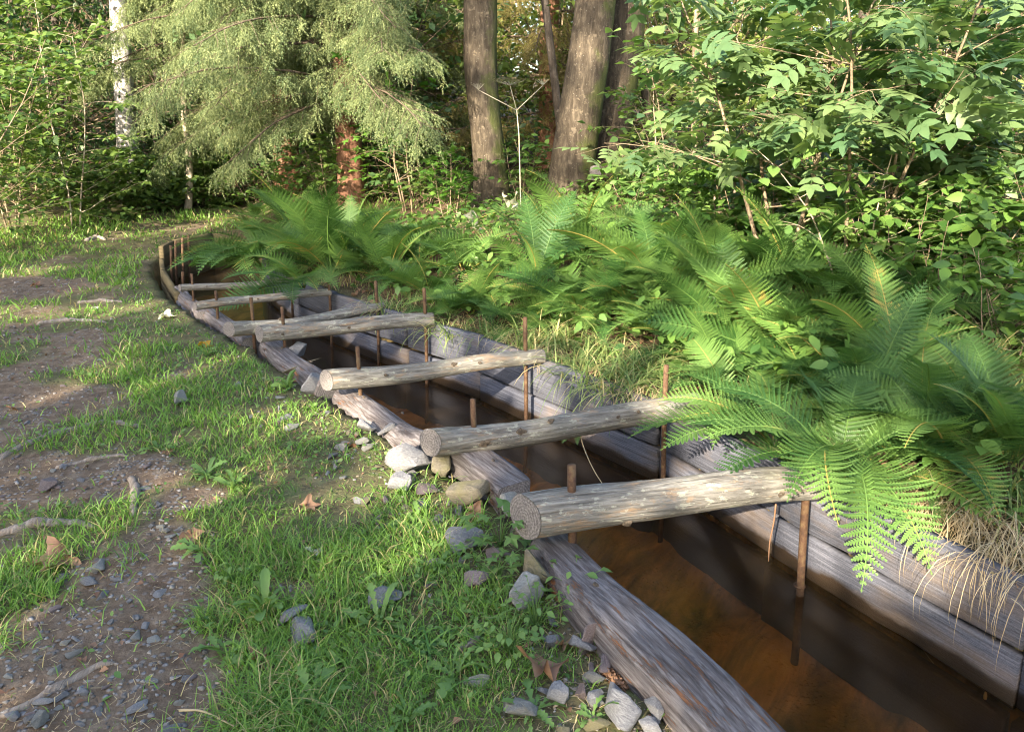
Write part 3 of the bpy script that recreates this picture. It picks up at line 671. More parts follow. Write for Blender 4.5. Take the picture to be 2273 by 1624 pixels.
# (pixel of the crown on the ground, size, fronds, facing or None, label)
ferns = [
    (-2.28, 7.25, .95, 9, 205, 'low fern spreading its leaves flat over the water before the bend'),
    (-2.45, 7.75, .95, 9, 200, 'low dark fern hiding the bend of the channel'),
    (-1.72, 6.42, .8, 8, 215, 'fern dipping its leaves over the farthest two cross logs'),
    (-2.2, 8.15, 1.05, 10, 200, 'fern whose leaves hang over the bend of the channel'),
    (-1.92, 7.5, 1.1, 11, 200, 'large fern with yellowing tip leaves above the farthest cross log'),
    (-1.6, 6.95, 1.05, 11, 215, 'fern drooping over the farthest cross log with leaves touching the water'),
    (560, 500, .75, 8, 190, 'sunlit fern closest to the far end of the path'),
    (640, 505, .8, 8, 120, 'fern behind the bend under the spruce tips'),
    (745, 520, .9, 9, 90, 'fern with sunlit top beneath the red spruce trunk'),
    (780, 590, .9, 10, 240, 'fern with long arching leaves above the two thin cross logs'),
    (850, 560, .9, 9, 60, 'fern left of the dried whitish leaves'),
    (860, 625, .75, 9, 250, 'fern just up the bank from the fifth cross log'),
    (930, 590, .8, 9, 200, 'dark fern below the left tree trunk'),
    (960, 660, .6, 7, 250, 'small fern by the bank end of the fourth cross log'),
    (1030, 610, .75, 8, 80, 'fern between the dried whitish leaves and the channel'),
    (1045, 695, .55, 6, 290, 'drooping yellow green fern leaning on the bank above the third plank'),
    (1110, 700, .62, 8, 200, 'wide spreading fern above the third cross log'),
    (1190, 640, .85, 9, 180, 'fern with a long arching leaf sweeping towards the third cross log'),
    (1280, 700, .8, 9, 220, 'sunlit fern behind the sedge tuft in the middle of the bank'),
    (1290, 560, 1.05, 8, 90, 'tall upright fern in front of the double tree trunk'),
    (1370, 590, .95, 8, 60, 'upright fern right of the tallest fern before the double trunk'),
    (1230, 580, .8, 8, 140, 'fern left of the tallest upright fern'),
    (1470, 560, .9, 9, 100, 'fern with feathery tops under the low hanging shrub leaves'),
    (1450, 640, .95, 10, 200, 'bright sunlit fern in the centre of the bank'),
    (1540, 610, .95, 10, 30, 'fern behind the bright fern in the centre of the bank'),
    (1590, 690, .95, 10, 230, 'sunlit yellow green fern right of the centre of the bank'),
    (1680, 640, .9, 9, 100, 'fern at the foot of the elder stems'),
    (1760, 650, 1.0, 8, 90, 'dense upright fern standing in front of the elder bush'),
    (1850, 680, .9, 8, 20, 'fern right of the dense upright fern by the elder'),
    (1640, 760, .9, 9, 200, 'fern reaching across the bank above the second cross log'),
    (1490, 730, .7, 8, 250, 'fern with drooping leaf above the sedge in the sun'),
    (1730, 800, .85, 9, 160, 'fern behind the sunlit fern at the end of the second cross log'),
    (1840, 780, .8, 8, 60, 'fern with upright leaf beside the long dry stalk'),
    (1600, 850, .55, 7, 250, 'small fern at the bank end of the second cross log'),
    (1640, 905, .55, 8, 240, 'half shaded fern by the sunlit plank behind the nearest cross log'),
    (1990, 830, .75, 8, 120, 'fern leaning right beside the long straw'),
    (2060, 900, .7, 8, 40, 'fern right of the dry curled leaf'),
    (1920, 900, .7, 8, 300, 'fern on the slope above the hanging fern'),
    (2180, 930, .7, 8, 200, 'fern beside the right edge sedge tuft'),
    (2240, 1030, .65, 8, 180, 'dark fern at the right edge above the dry grass'),
    (2110, 1020, .7, 9, 230, 'fern behind the pile of dry grass'),
    (2050, 960, .65, 8, 150, 'shaded fern up the slope from the nearest cross log'),
    (1700, 560, .8, 8, 90, 'fern in the shade under the elder berries'),
    (1960, 720, .75, 7, 90, 'fern among the nettles at the right'),
    (1000, 705, .5, 7, 250, 'small fern drooping onto the plank top left of the third stake'),
    (1160, 735, .5, 7, 260, 'low fern with flat leaves directly above the third cross log end'),
    (1260, 735, .55, 7, 240, 'small sunlit fern behind the left sedge tufts'),
    (1370, 745, .6, 8, 250, 'fern with a downward pointing leaf behind the sunlit sedge'),
    (1540, 800, .5, 7, 260, 'small fern behind the stake of the second cross log'),
    (1400, 690, .7, 8, 230, 'arching fern between the sedge and the bright centre fern'),
    (1510, 680, .7, 8, 200, 'arching pale fern left of the yellow green one'),
    (1340, 640, .7, 8, 230, 'fern with level leaves below the tallest upright fern'),
    (1230, 690, .6, 7, 250, 'fern with curved leaf tips left of the sunlit centre ferns'),
    (900, 650, .5, 7, 250, 'small fern at the stake of the fourth cross log'),
    (1680, 860, .6, 8, 240, 'fern with round yellow leaves beside it at the second cross log end'),
    (1790, 860, .6, 8, 250, 'fern just up the slope from the leaf reaching over the planks'),
    (1870, 840, .6, 7, 230, 'fern under the level straw stem, left part'),
    (2010, 900, .55, 8, 200, 'fern under the level straw stem, right part'),
    (1620, 730, .7, 8, 180, 'fern crossing the arching dry stem'),
    (1720, 730, .7, 8, 240, 'fern right of the arching dry stem'),
    (820, 610, .6, 8, 250, 'dark fern above the fifth cross log'),
    (740, 590, .7, 8, 250, 'dark hanging fern above the sixth cross log'),
    (2000, 1010, .55, 8, 240, 'fern half under the broad leaved fern beside the dry straw'),
]
for i, (x, y, s, n, bias, lab) in enumerate(ferns):
    n = n if i < 44 else n + 1
    b = on(x, y, .2) if x > 50 else Vector((x, y, gzs(x, y))); s *= .92; n += 2
    fern(lab, b, s, rosette(n, None if i % 3 == 0 and i > 2 else bias, (4, 5, 4, 2) if i < 3 else (0, 1, 2, 3, 6) if i < 44 and i % 2 else (1, 2, 4, 5, 6, 2), 100 if i < 3 else 150, seed=i), 'ferns on the bank')
b = on(1862, 1062, .12)
fern('sunlit fern hanging over the bank end of the nearest cross log down to the water', b + Vector((0, 0, .03)), .66,
     [(258, 1.25, 5, -12), (244, 1.1, 5, 2), (280, 1.12, 5, -8), (225, 1.0, 5, 6), (205, 1.0, 4, 8), (190, 1.05, 2, 8), (170, 1.0, 4, 14), (150, .95, 2, 18), (300, 1.0, 5, 5), (325, .9, 4, 10), (350, .85, 2, 12), (110, .9, 1, 5), (60, .85, 1, 5), (30, .85, 2, 10), (268, .85, 2, 0), (235, .8, 2, 10)], 'ferns on the bank')
b = on(1720, 985, .12)
fern('sunlit fern reaching left over the planks behind the nearest cross log', b, .6,
     [(185, 1.15, 4, 5), (205, 1.05, 4, 8), (195, .9, 2, 5), (165, .95, 2, 10), (225, .9, 5, 10), (140, .9, 1, 0), (90, .8, 1, 0), (40, .8, 2, 5), (0, .8, 4, 10), (250, .8, 5, 0), (215, .8, 2, 15)], 'ferns on the bank')
b = on(1950, 1060, .12)
fern('fern with broad leaves right of the hanging fern', b, .6, rosette(9, 250, (1, 2, 4, 5), 160, 77), 'ferns on the bank')
b = P(1258, 968, -.12); b.x += .08; b.y += .03
fern('tiny fern sprouting from the plank wall under the second cross log', b, .15, [(215, 1, 5, -10), (175, .8, 4, 0), (250, .7, 5, -20)], 'ferns on the bank')

# ------------------------------------------------------------------ shrubs and small trees
def shrub_geo(seed, H, spread, nst, tm, ls, nside, ntwig, nleaf, sr, lean=(0, 0), fl=.35, f0=.2, elev=.45, grav=-.02, sten=.25, flat=.35):
    g = np.random.default_rng(seed); wood = []; LP, LX, LN, LS = [], [], [], []
    def leaves(path, a, b, n, side0):
        for q in range(n):
            f = a + (b - a) * (q + .5) / n; j = f * (len(path) - 1); i0 = min(int(j), len(path) - 2); p = path[i0] + (path[i0 + 1] - path[i0]) * (j - i0)
            d = path[i0 + 1] - path[i0]; d = d / np.linalg.norm(d); sd = np.cross(d, [0, 0, 1.]); sd = sd / (np.linalg.norm(sd) + 1e-6) * (1 if (q + side0) % 2 else -1)
            x = d * (.45 + .5 * (f > .93)) + sd * (.9 if f < .93 else .2) + g.normal(0, .25, 3) + np.array([0, 0, -fl * g.uniform(.2, 1.2)])
            LP.append(p); LX.append(x); LN.append(np.array([0, 0, 1.]) + g.normal(0, flat, 3)); LS.append(ls * g.uniform(.65, 1.15))
    for s in range(nst):
        az = 2 * np.pi * s / nst + g.uniform(-.5, .5); d = np.array([math.cos(az) * sten + lean[0], math.sin(az) * sten + lean[1], 1.])
        h = H * g.uniform(.75, 1.05); st = wander((.06 * math.cos(az), .06 * math.sin(az), -.12), d, h, 11, .06, 0, g)
        wood.append(tube(st, np.linspace(sr, sr * .25, 12), 6)); leaves(st, .7, 1., 4, 0)
        for b in range(nside):
            f = f0 + (1 - f0) * (b + g.random()) / nside; j = f * 11; i0 = min(int(j), 10); p = st[i0] + (st[i0 + 1] - st[i0]) * (j - i0)
            ba = b * 2.4 + g.uniform(-.6, .6); L = spread * (1.05 - .6 * f) * g.uniform(.6, 1.15)
            br = wander(p, (math.cos(ba), math.sin(ba), g.uniform(.1, elev * 2)), L, 7, .10, grav, g); r = sr * .42 * (1.1 - .6 * f)
            wood.append(tube(br, np.linspace(r, r * .3, 8), 4, False)); leaves(br, .45, 1., nleaf, b)
            for w_ in range(ntwig):
                tf = .25 + .7 * (w_ + g.random()) / ntwig; i0 = min(int(tf * 7), 6); p2 = br[i0]; d2 = br[i0 + 1] - br[i0]; d2 = d2 / np.linalg.norm(d2)
                sd = np.cross(d2, [0, 0, 1.]) * (1 if w_ % 2 else -1)
                tw = wander(p2, d2 * .6 + sd * .8 + np.array([0, 0, g.uniform(-.1, .3)]), L * g.uniform(.25, .5), 4, .12, grav, g)
                wood.append(tube(tw, np.linspace(r * .45, r * .2, 5), 3, False)); leaves(tw, .2, 1., nleaf, w_)
    return join(wood), tuple(np.array(q) for q in (LP, LX, LN, LS))
def plant(name, label, cat, loc, geo, tm, lmat, wmat, group=None, rz=0., wname='stem', lname='crown'):
    t = thing(name, label, cat, loc, group, rz); (WV_, WF_), (LP, LX, LN, LS) = geo
    link(wname, mesh(wname, WV_, WF_, wmat, True), t)
    link(lname, leafmesh(lname, tm, LP, LX, LN, LS, lmat), t)
    return t
def clone(src, loc, label, rz=0., sc=1., group=None):
    o = src.copy(); COL.objects.link(o); o.location = loc; o.rotation_euler = (0, 0, rz); o.scale = (sc, sc, sc) if not isinstance(sc, tuple) else sc; o['label'] = label
    if group: o['group'] = group
    for c in src.children:
        n = c.copy(); COL.objects.link(n); n.parent = o
    return o

# elder and dogwood at the right
e1 = plant('elder_bush', 'large elder bush with drooping compound leaves standing behind the bank ferns', 'bush', on(1745, 600, .4), shrub_geo(5, 2.5, 1.25, 4, ELD, .34, 9, 3, 3, .018, (-.05, 0), .5, .22, .45, -.05, .22), ELD, G_ELDER, TWIG)
e2 = plant('elder_bush', 'elder bush with big overlapping leaves right of the dark elder stem', 'bush', on(1900, 600, .4), shrub_geo(6, 2.4, 1.2, 4, ELD, .36, 9, 3, 3, .016, (.05, -.05), .5, .25, .45, -.05, .25), ELD, G_ELDER, TWIG)
plant('dogwood_sapling', 'slender sapling with pale stem and oval leaves in front of the elder', 'sapling', on(1890, 650, .4), shrub_geo(8, 1.25, .55, 2, OV, .125, 7, 2, 3, .008, (-.1, -.1), .35, .3, .35, -.02, .18), OV, G_WEED, TWIG_PALE)
plant('elder_bush', 'leafy bush by the thin trunk at the right edge', 'bush', on(2230, 560, .5), shrub_geo(9, 2.3, 1.1, 4, ELD, .33, 8, 3, 3, .015, (-.1, 0), .5, .15, .4, -.05, .28), ELD, G_ELDER, TWIG)
plant('raspberry_bush', 'low bramble with small leaves beneath the right edge bush', 'bush', on(2130, 690, .4), shrub_geo(10, .8, .5, 7, OV, .10, 6, 2, 3, .005, (0, 0), .3, .15, .4, -.04, .5), OV, G_UNDER, TWIG)
plant('raspberry_bush', 'low bramble between the elder stems and the dense upright fern', 'bush', on(1990, 640, .4), shrub_geo(12, .85, .5, 7, OV, .09, 6, 2, 3, .005, (0, 0), .3, .15, .4, -.04, .5), OV, G_UNDER, TWIG)
plant('raspberry_bush', 'nettle like clump at the right edge beside the sedge', 'bush', on(2240, 800, .3), shrub_geo(13, .75, .4, 6, OV, .10, 6, 2, 3, .005, (0, 0), .3, .15, .4, -.04, .4), OV, G_UNDER, TWIG)
plant('dogwood_sapling', 'light green sapling with paired leaves right of the double tree trunk', 'sapling', on(1480, 480, .5), shrub_geo(14, 1.9, .8, 3, OV, .12, 8, 2, 3, .012, (.05, -.05), .35, .2, .4, -.03, .2), OV, G_WEED, TWIG)
plant('dogwood_sapling', 'sapling with hanging oval leaves over the feathery ferns', 'sapling', on(1600, 520, .5), shrub_geo(15, 2.2, .9, 3, OV, .13, 8, 3, 3, .013, (.0, -.05), .45, .3, .4, -.05, .2), OV, G_ELDER, TWIG)
# berries of the elder
for x, y, Y, lab in [(1735, 300, 5.6, 'drooping green elderberry cluster low on the large elder bush'), (1850, 195, 5.5, 'rounded green elderberry cluster beside the dark elder stem'), (1990, 185, 5.6, 'smaller green elderberry cluster high in the right elder'), (1680, 300, 5.7, 'flat green elderberry cluster at the left side of the elder')]:
    c = PD(x, y, Y); t = thing('elderberry_cluster', lab, 'berries', c, 'elderberry clusters'); g = np.random.default_rng(int(x)); bp, st = [], []
    ic = bmesh.new(); bmesh.ops.create_icosphere(ic, subdivisions=1, radius=.0045); iv = np.array([v.co for v in ic.verts]); iff = np.array([[v.index for v in f.verts] for f in ic.faces]); ic.free()
    for _ in range(230):
        a, r = g.uniform(0, 6.28), math.sqrt(g.random()) * .11; p = np.array([r * math.cos(a), r * math.sin(a) * .8, -.05 + .05 * g.random() - r * .35]); bp.append((iv + p, iff))
    for _ in range(14):
        a, r = g.uniform(0, 6.28), .08; st.append(tube([(0, 0, .08), (r * .4 * math.cos(a), r * .4 * math.sin(a), .02), (r * math.cos(a), r * math.sin(a) * .8, -.05)], [.0025, .002, .001], 4, False))
    link('berries', mesh('berries', *join(bp), BERRY, True), t); link('stalk', mesh('stalk', *join(st), TWIG), t)

# maple saplings in front of the spruce and by the left trunk
plant('maple_sapling', 'young maple with bright green lobed leaves in front of the spruce', 'sapling', on(905, 470, .5), shrub_geo(21, 2.5, .95, 3, MAP, .17, 8, 2, 3, .013, (-.06, -.05), .25, .22, .25, -.015, .14, .3), MAP, G_MAPLE, TWIG)
plant('maple_sapling', 'low shaded maple sapling at the foot of the left tree trunk', 'sapling', on(1000, 490, .5), shrub_geo(22, 1.0, .6, 4, MAP, .12, 7, 2, 3, .009, (0, -.05), .25, .2, .3, -.015, .25, .3), MAP, G_MAPLE, TWIG)
plant('maple_sapling', 'shaded maple sapling below the spruce boughs', 'sapling', on(800, 450, .5), shrub_geo(23, 1.3, .8, 4, MAP, .13, 8, 2, 3, .009, (0, -.05), .25, .2, .3, -.015, .25, .3), MAP, G_MAPLE, TWIG)
plant('nettle_clump', 'leafy nettle clump under the tip of the spruce boughs', 'bush', on(650, 470, .3), shrub_geo(24, 1.0, .6, 7, OV, .10, 7, 2, 3, .006, (0, 0), .35, .1, .4, -.03, .4), OV, G_UNDER, TWIG)
plant('nettle_clump', 'leafy nettle clump between the two tree trunks', 'bush', on(1160, 440, .5), shrub_geo(25, .9, .6, 7, OV, .10, 7, 2, 3, .006, (0, 0), .35, .1, .4, -.03, .4), OV, G_UNDER, TWIG)
plant('nettle_clump', 'pale leafy clump at the foot of the double trunk', 'bush', on(1400, 450, .5), shrub_geo(26, .85, .5, 6, OV, .12, 6, 2, 3, .006, (0, 0), .35, .1, .4, -.03, .35), OV, G_WEED, TWIG)
plant('nettle_clump', 'pale leafy clump beside the far end of the path', 'bush', on(570, 455, .2), shrub_geo(27, .95, .6, 7, OV, .09, 7, 2, 3, .006, (0, 0), .35, .1, .4, -.03, .4), OV, G_UNDER, TWIG)

for nm, lab, x, y, H, sp, ns, tm, ls, mt, sd in [
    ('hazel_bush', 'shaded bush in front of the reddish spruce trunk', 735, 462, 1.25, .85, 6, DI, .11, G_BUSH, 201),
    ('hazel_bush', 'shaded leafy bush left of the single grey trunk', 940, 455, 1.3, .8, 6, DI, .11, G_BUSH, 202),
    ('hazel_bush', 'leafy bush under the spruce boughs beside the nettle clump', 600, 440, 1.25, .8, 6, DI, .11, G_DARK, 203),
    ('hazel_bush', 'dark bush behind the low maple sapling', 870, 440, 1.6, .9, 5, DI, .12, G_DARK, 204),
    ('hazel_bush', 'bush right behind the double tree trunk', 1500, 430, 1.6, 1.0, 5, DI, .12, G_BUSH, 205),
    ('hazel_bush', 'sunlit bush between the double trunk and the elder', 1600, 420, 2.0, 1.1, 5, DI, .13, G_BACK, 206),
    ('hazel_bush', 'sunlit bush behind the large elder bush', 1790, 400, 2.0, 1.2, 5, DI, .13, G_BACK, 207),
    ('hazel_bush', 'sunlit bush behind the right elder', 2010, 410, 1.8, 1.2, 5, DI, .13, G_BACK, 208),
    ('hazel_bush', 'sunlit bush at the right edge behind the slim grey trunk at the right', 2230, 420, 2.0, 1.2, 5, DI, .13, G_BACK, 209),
    ('nettle_clump', 'nettle clump in front of the large elder stems', 1690, 560, .8, .5, 7, OV, .11, G_UNDER, 210),
    ('nettle_clump', 'nettle clump right of the dense upright fern', 1880, 590, .75, .5, 7, OV, .11, G_WEED, 211),
    ('nettle_clump', 'nettle clump below the slim grey trunk at the right', 2180, 620, .9, .6, 7, OV, .11, G_UNDER, 212),
    ('nettle_clump', 'nettle clump between the right elder and the edge', 2080, 560, .9, .6, 7, OV, .12, G_ELDER, 213),
    ('nettle_clump', 'nettle clump beside the foot of the mossy slanting stem', 1540, 490, .8, .6, 7, OV, .11, G_WEED, 214)]:
    plant(nm, lab, 'bush', on(x, y, .4), shrub_geo(sd, H, sp, ns, tm, ls, 8, 3, 4, .008, (0, 0), .35, .08, .4, -.03, .4), tm, mt, TWIG)
# left thicket
BUSHL = [(165, 505, 3.4, 1.2, 2, 'sapling with two tall pale stems at the left of the path', 31, .012, .10), (30, 510, 2.6, 1.2, 5, 'leafy bush filling the left edge of the picture beside the path', 32, .012, .09), (-110, 560, 2.9, 1.3, 5, 'leafy bush at the left edge nearest the viewer', 33, .013, .09), (225, 485, .9, .7, 5, 'low bush between the tall pale stems and the birch', 34, .01, .085), (60, 480, 3.6, 1.3, 4, 'tall bush with sunlit leaves behind the two pale stems', 35, .015, .10), (330, 465, 1.0, .7, 6, 'low leafy bush where the path meets the wood', 36, .007, .09), (450, 458, 1.0, .7, 6, 'low leafy bush beyond the end of the path', 37, .007, .09), (-30, 470, 3.8, 1.5, 4, 'tall dark bush high at the left edge', 38, .016, .11)]
for x, y, H, sp, ns, lab, sd, sr, ls in BUSHL:
    plant('hazel_bush', lab, 'bush', on(x, y), shrub_geo(sd, H, sp, ns, DI, ls * 1.3, 13, 4, 6, sr, (.03, 0), .35, .10, .35, -.02, .2 if ns > 2 else .07, .45), DI, G_BUSH, TWIG_PALE if ns == 2 else TWIG)
plant('rowan_sapling', 'rowan sapling with feathery leaves reaching over the path end', 'sapling', on(20, 470), shrub_geo(39, 3.4, 1.4, 2, ROW, .24, 9, 3, 3, .014, (.12, -.05), .3, .3, .3, -.02, .2, .3), ROW, G_BUSH, TWIG)

# ------------------------------------------------------------------ large trunks
def trunk_obj(name, parent, pts, rad, mat, k=22, flare=.25, seed=0, sub=5):
    pts = np.array(pts, float); g = np.random.default_rng(seed); n = (len(pts) - 1) * sub + 1; q = np.linspace(0, len(pts) - 1, n); s = np.arange(len(pts))
    P_ = np.stack([np.interp(q, s, pts[:, i]) for i in range(3)], 1); P_ = np.array([P_[max(0, i - 2):i + 3].mean(0) if 2 <= i < n - 2 else P_[i] for i in range(n)]); r = np.interp(q, s, rad)
    V, F = tube(P_, np.ones(n), k); a = np.arange(k) * 2 * np.pi / k; ph = g.uniform(0, 6, 5)
    for i in range(n):
        h = P_[i][2] - P_[0][2]; f = flare * math.exp(-h / .28); rr = r[i] * (1 + f * (1 + .6 * np.sin(5 * a + ph[0])) + .05 * np.sin(2 * a + ph[1] + h) + .03 * np.sin(3 * a + ph[2] + 2.3 * h) + .02 * np.sin(7 * a + ph[3] + 1.1 * h) + g.normal(0, .008, k))
        V[i * k:(i + 1) * k] = P_[i] + (V[i * k:(i + 1) * k] - P_[i]) * rr[:, None]
    return link(name, mesh(name, V, F, mat, True), parent)
def blob_crown(seed, centers, rad, per, tm, ls, squash=.6):
    g = np.random.default_rng(seed); C = np.asarray(centers); m = len(C) * per; c = np.repeat(C, per, 0)
    off = g.normal(0, 1, (m, 3)) * rad * np.array([1, 1, squash]); pos = c + off
    return pos, np.c_[g.normal(0, 1, (m, 2)), g.normal(-.3, .4, m)], np.c_[g.normal(0, .5, (m, 2)), np.ones(m)], ls * g.uniform(.65, 1.2, m)
def limbs(base, centers, r, g):
    out = []
    for c in centers:
        c = np.asarray(c); m = np.asarray(base) * .5 + c * .5 + g.normal(0, .2, 3) - [0, 0, .2]; out.append(tube([base, m, c], [r, r * .6, r * .2], 5, False))
    return join(out)
def big_tree(name, label, pts, rad, mat, seed, crown=None, lmat=None, tm=DI, ls=.12, per=90, cr=.5, group=None, flare=.25):
    b = Vector(pts[0]); t = thing(name, label, 'tree', b, group); loc = [tuple(Vector(p) - b) for p in pts]; g = np.random.default_rng(seed)
    trunk_obj('trunk', t, loc, rad, mat, seed=seed, flare=flare)
    if crown is not None:
        C = np.asarray(crown) - np.array(b); V, F = limbs(loc[-2], C, rad[-1] * .5, g); link('limbs', mesh('limbs', V, F, mat, True), t)
        link('crown', leafmesh('crown', tm, *blob_crown(seed, C, cr, per, tm, ls), lmat), t)
    return t
def cloud(g, c, r, n): 
    v = g.normal(0, 1, (n, 3)); v /= np.linalg.norm(v, axis=1)[:, None]; return np.asarray(c) + v * np.asarray(r) * (g.random((n, 1)) ** .4)
g = np.random.default_rng(91)
Y1 = 10.4
pts = [PD(1092, 440, Y1), PD(1092, 380, Y1), PD(1078, 270, Y1), PD(1064, 150, Y1), PD(1066, 40, Y1), PD(1068, -80, Y1), PD(1060, -330, Y1), PD(1080, -700, Y1)]
pts[0].z = gzs(pts[0].x, Y1) - .15
big_tree('beech_tree', 'single grey trunk with a kink left of the double trunk', pts, [.235, .215, .20, .20, .20, .195, .18, .10], BARK, 51, cloud(g, (-.5, 10.6, 6.5), (2.2, 2, 1.6), 26), G_BACK, DI, .13, 70)
Y2 = 10.2
pts = [PD(1262, 445, Y2), PD(1272, 350, Y2), PD(1290, 220, Y2), PD(1312, 90, Y2), PD(1326, -20, Y2), PD(1345, -300, Y2), PD(1360, -700, Y2)]
pts[0].z = gzs(pts[0].x, Y2) - .15
big_tree('beech_tree', 'sun flecked front trunk of the leaning double tree', pts, [.285, .265, .25, .24, .235, .21, .11], BARK, 52, cloud(g, (1.3, 10.4, 6.8), (2.2, 2, 1.6), 22), G_BACK, DI, .13, 70)
Y3 = 10.75
pts = [PD(1340, 425, Y3), PD(1350, 340, Y3), PD(1365, 230, Y3), PD(1385, 100, Y3), PD(1400, -20, Y3), PD(1425, -300, Y3), PD(1450, -700, Y3)]
pts[0].z = gzs(pts[0].x, Y3) - .15
big_tree('beech_tree', 'mossy rear trunk of the leaning double tree', pts, [.27, .25, .24, .23, .225, .20, .10], BARK, 53, cloud(g, (2.6, 11.2, 6.6), (2.2, 2, 1.6), 22), G_BACK, DI, .13, 70)
def thin_tree(label, px0, px1, Y, r, mat, seed, crown=None, lmat=G_BUSH, group='thin trunks', name='young_tree', ls=.11, per=60, cr=.45, bend=0):
    a, b_ = PD(*px0, Y), PD(*px1, Y); a.z = gzs(a.x, a.y) - .1; d = b_ - a; e = a + d * 1.6
    m1 = a.lerp(b_, .33) + Vector((bend * r, 0, 0)); m2 = a.lerp(b_, .66) - Vector((bend * r * .5, 0, 0))
    return big_tree(name, label, [a, m1, m2, b_, e], [r * 1.1, r, r * .95, r * .9, r * .5], mat, seed, crown, lmat, DI, ls, per, cr, group, .15)
Yb = 13.3
g = np.random.default_rng(92)
thin_tree('pale birch trunk standing in the dark wood at the end of the path', (290, 455), (262, -30), Yb, .155, BARK_PALE, 54, cloud(g, (-7.0, 12.0, 5.2), (3.0, 2.4, 1.2), 60), G_BUSH, None, 'birch_tree', .12, 90, .5)
thin_tree('thin bent pale stem right of the birch', (417, 470), (408, 150), 12.6, .05, TWIG_PALE, 55, None, bend=1.2)
thin_tree('slim dark stem between the birch and the thin bent stem', (352, 455), (345, -40), 14.5, .06, BARK_DARK, 56)
thin_tree('slim grey trunk near the right edge', (2212, 500), (2248, -20), 8.2, .045, TWIG, 57, cloud(g, (5.6, 8.8, 4.6), (1.3, 1.3, .7), 16), G_ELDER)
thin_tree('thin pale stem behind the feathery ferns', (1535, 430), (1545, 60), 9.2, .032, TWIG, 58, bend=.7)
thin_tree('dark slanting stem leaning between the two main trunks', (1262, 330), (1205, -30), 11.8, .06, BARK_DARK, 59)
thin_tree('mossy slanting stem right of the double trunk', (1455, 400), (1425, 120), 11.2, .07, BARK, 60)
thin_tree('sunlit bare stem in the bright thicket at the right', (2135, 330), (2180, 60), 13.5, .05, TWIG_PALE, 61)
thin_tree('second sunlit bare stem in the bright thicket', (1950, 330), (1968, 40), 14.5, .045, TWIG_PALE, 62)
# fallen mossy timber behind the double trunk
make_log('fallen_log', 'dark mossy log lying behind the foot of the double trunk', PD(1318, 385, 10.0), PD(1450, 392, 10.3), .10, .085, 66, BARK)

# ------------------------------------------------------------------ spruces
def spruce(label, loc, H, r0, boughs, seed, lmat, group='spruces', nq=2):
    """boughs: (height, azimuth deg, length)"""
    g = np.random.default_rng(seed); t = thing('spruce_tree', label, 'tree', loc, group); wood = []; LP, LX, LN, LS = [], [], [], []
    trunk_obj('trunk', t, [(0, 0, -.2), (0, 0, H * .2), (.05, 0, H * .5), (0, .05, H)], [r0 * 1.1, r0, r0 * .8, r0 * .15], BARK_RED, seed=seed)
    for h, az, L in boughs:
        a = R(az); br = wander((0, 0, h), (math.cos(a), math.sin(a), .10), L, 12, .05, -.05, g); wood.append(tube(br, np.linspace(.022, .005, 13), 5, False))
        for i in range(1, 13):
            for s in (1, -1):
                p = br[i] - (br[i] - br[i - 1]) * g.random(); d = br[i] - br[i - 1]; d /= np.linalg.norm(d); sd = np.cross(d, [0, 0, 1.]) * s
                l2 = L * .26 * (1.15 - i / 13) * g.uniform(.7, 1.3) + .16
                b2 = wander(p, d * .75 + sd * .75 + [0, 0, .05], l2, 5, .08, -.12, g); wood.append(tube(b2, np.linspace(.005, .002, 6), 3, False))
                for j in range(1, 6):
                    for q in range(nq):
                        f = g.random(); p3 = b2[j - 1] * (1 - f) + b2[j] * f; d3 = b2[j] - b2[j - 1]; d3 /= np.linalg.norm(d3); s3 = np.cross(d3, [0, 0, 1.]) * (1 if q else -1)
                        hang = wander(p3, d3 * .5 + s3 * .5 + [0, 0, -.5], g.uniform(.05, .26), 3, .1, -.35, g)
                        for e in (0, 2):
                            if e == 2 and g.random() < .45: continue
                            v = hang[e + 1] - hang[e]; LP.append(hang[e]); LX.append(v / np.linalg.norm(v) + g.normal(0, .22, 3)); LN.append(np.array([0, -.6, .6]) + g.normal(0, .5, 3)); LS.append(g.uniform(.15, .28))
                LP.append(b2[-1]); LX.append(b2[-1] - b2[-2]); LN.append(np.array([0, 0, 1.]) + g.normal(0, .2, 3)); LS.append(g.uniform(.13, .2))
            LP.append(br[i]); LX.append(br[i] - br[i - 1] + [0, 0, -.03]); LN.append(np.array([0, 0, 1.]) + g.normal(0, .2, 3)); LS.append(g.uniform(.14, .22))
    link('boughs', mesh('boughs', *join(wood), BOUGH, True), t)
    link('needles', leafmesh('needles', SPRIG, np.array(LP), np.array(LX), np.array(LN), np.array(LS), lmat), t)
    return t
g = np.random.default_rng(93)
c = PD(778, 400, 11.2)
SP1 = spruce('spruce with a reddish trunk and sunlit drooping boughs behind the far ferns', (c.x, 11.2, gzs(c.x, 11.2)), 9, .17, [(1.3 + .115 * i + g.uniform(-.1, .1), 160 + (i * 67) % 200 + g.uniform(-12, 12), g.uniform(1.9, 3.0)) for i in range(26)], 81, G_NEEDLE)
sp2 = clone(SP1, (PD(640, 400, 13.0).x, 13.0, gzs(-4.2, 13.0) + .35), 'spruce with pale sunlit boughs hanging over the end of the path', R(-30), 1.05)
sp3 = clone(SP1, (PD(800, 400, 14.5).x, 14.5, gzs(-2.6, 14.5) - .5), 'spruce half hidden behind the left tree trunk', R(40), 1.05)
spruce('dusky spruce with dry brown boughs between the tree trunks', (.6, 13.6, gzs(.6, 13.6)), 9, .16, [(.7 + .2 * i, 150 + (i * 73) % 240, g.uniform(1.5, 2.6)) for i in range(14)], 83, G_DRYN, nq=1)

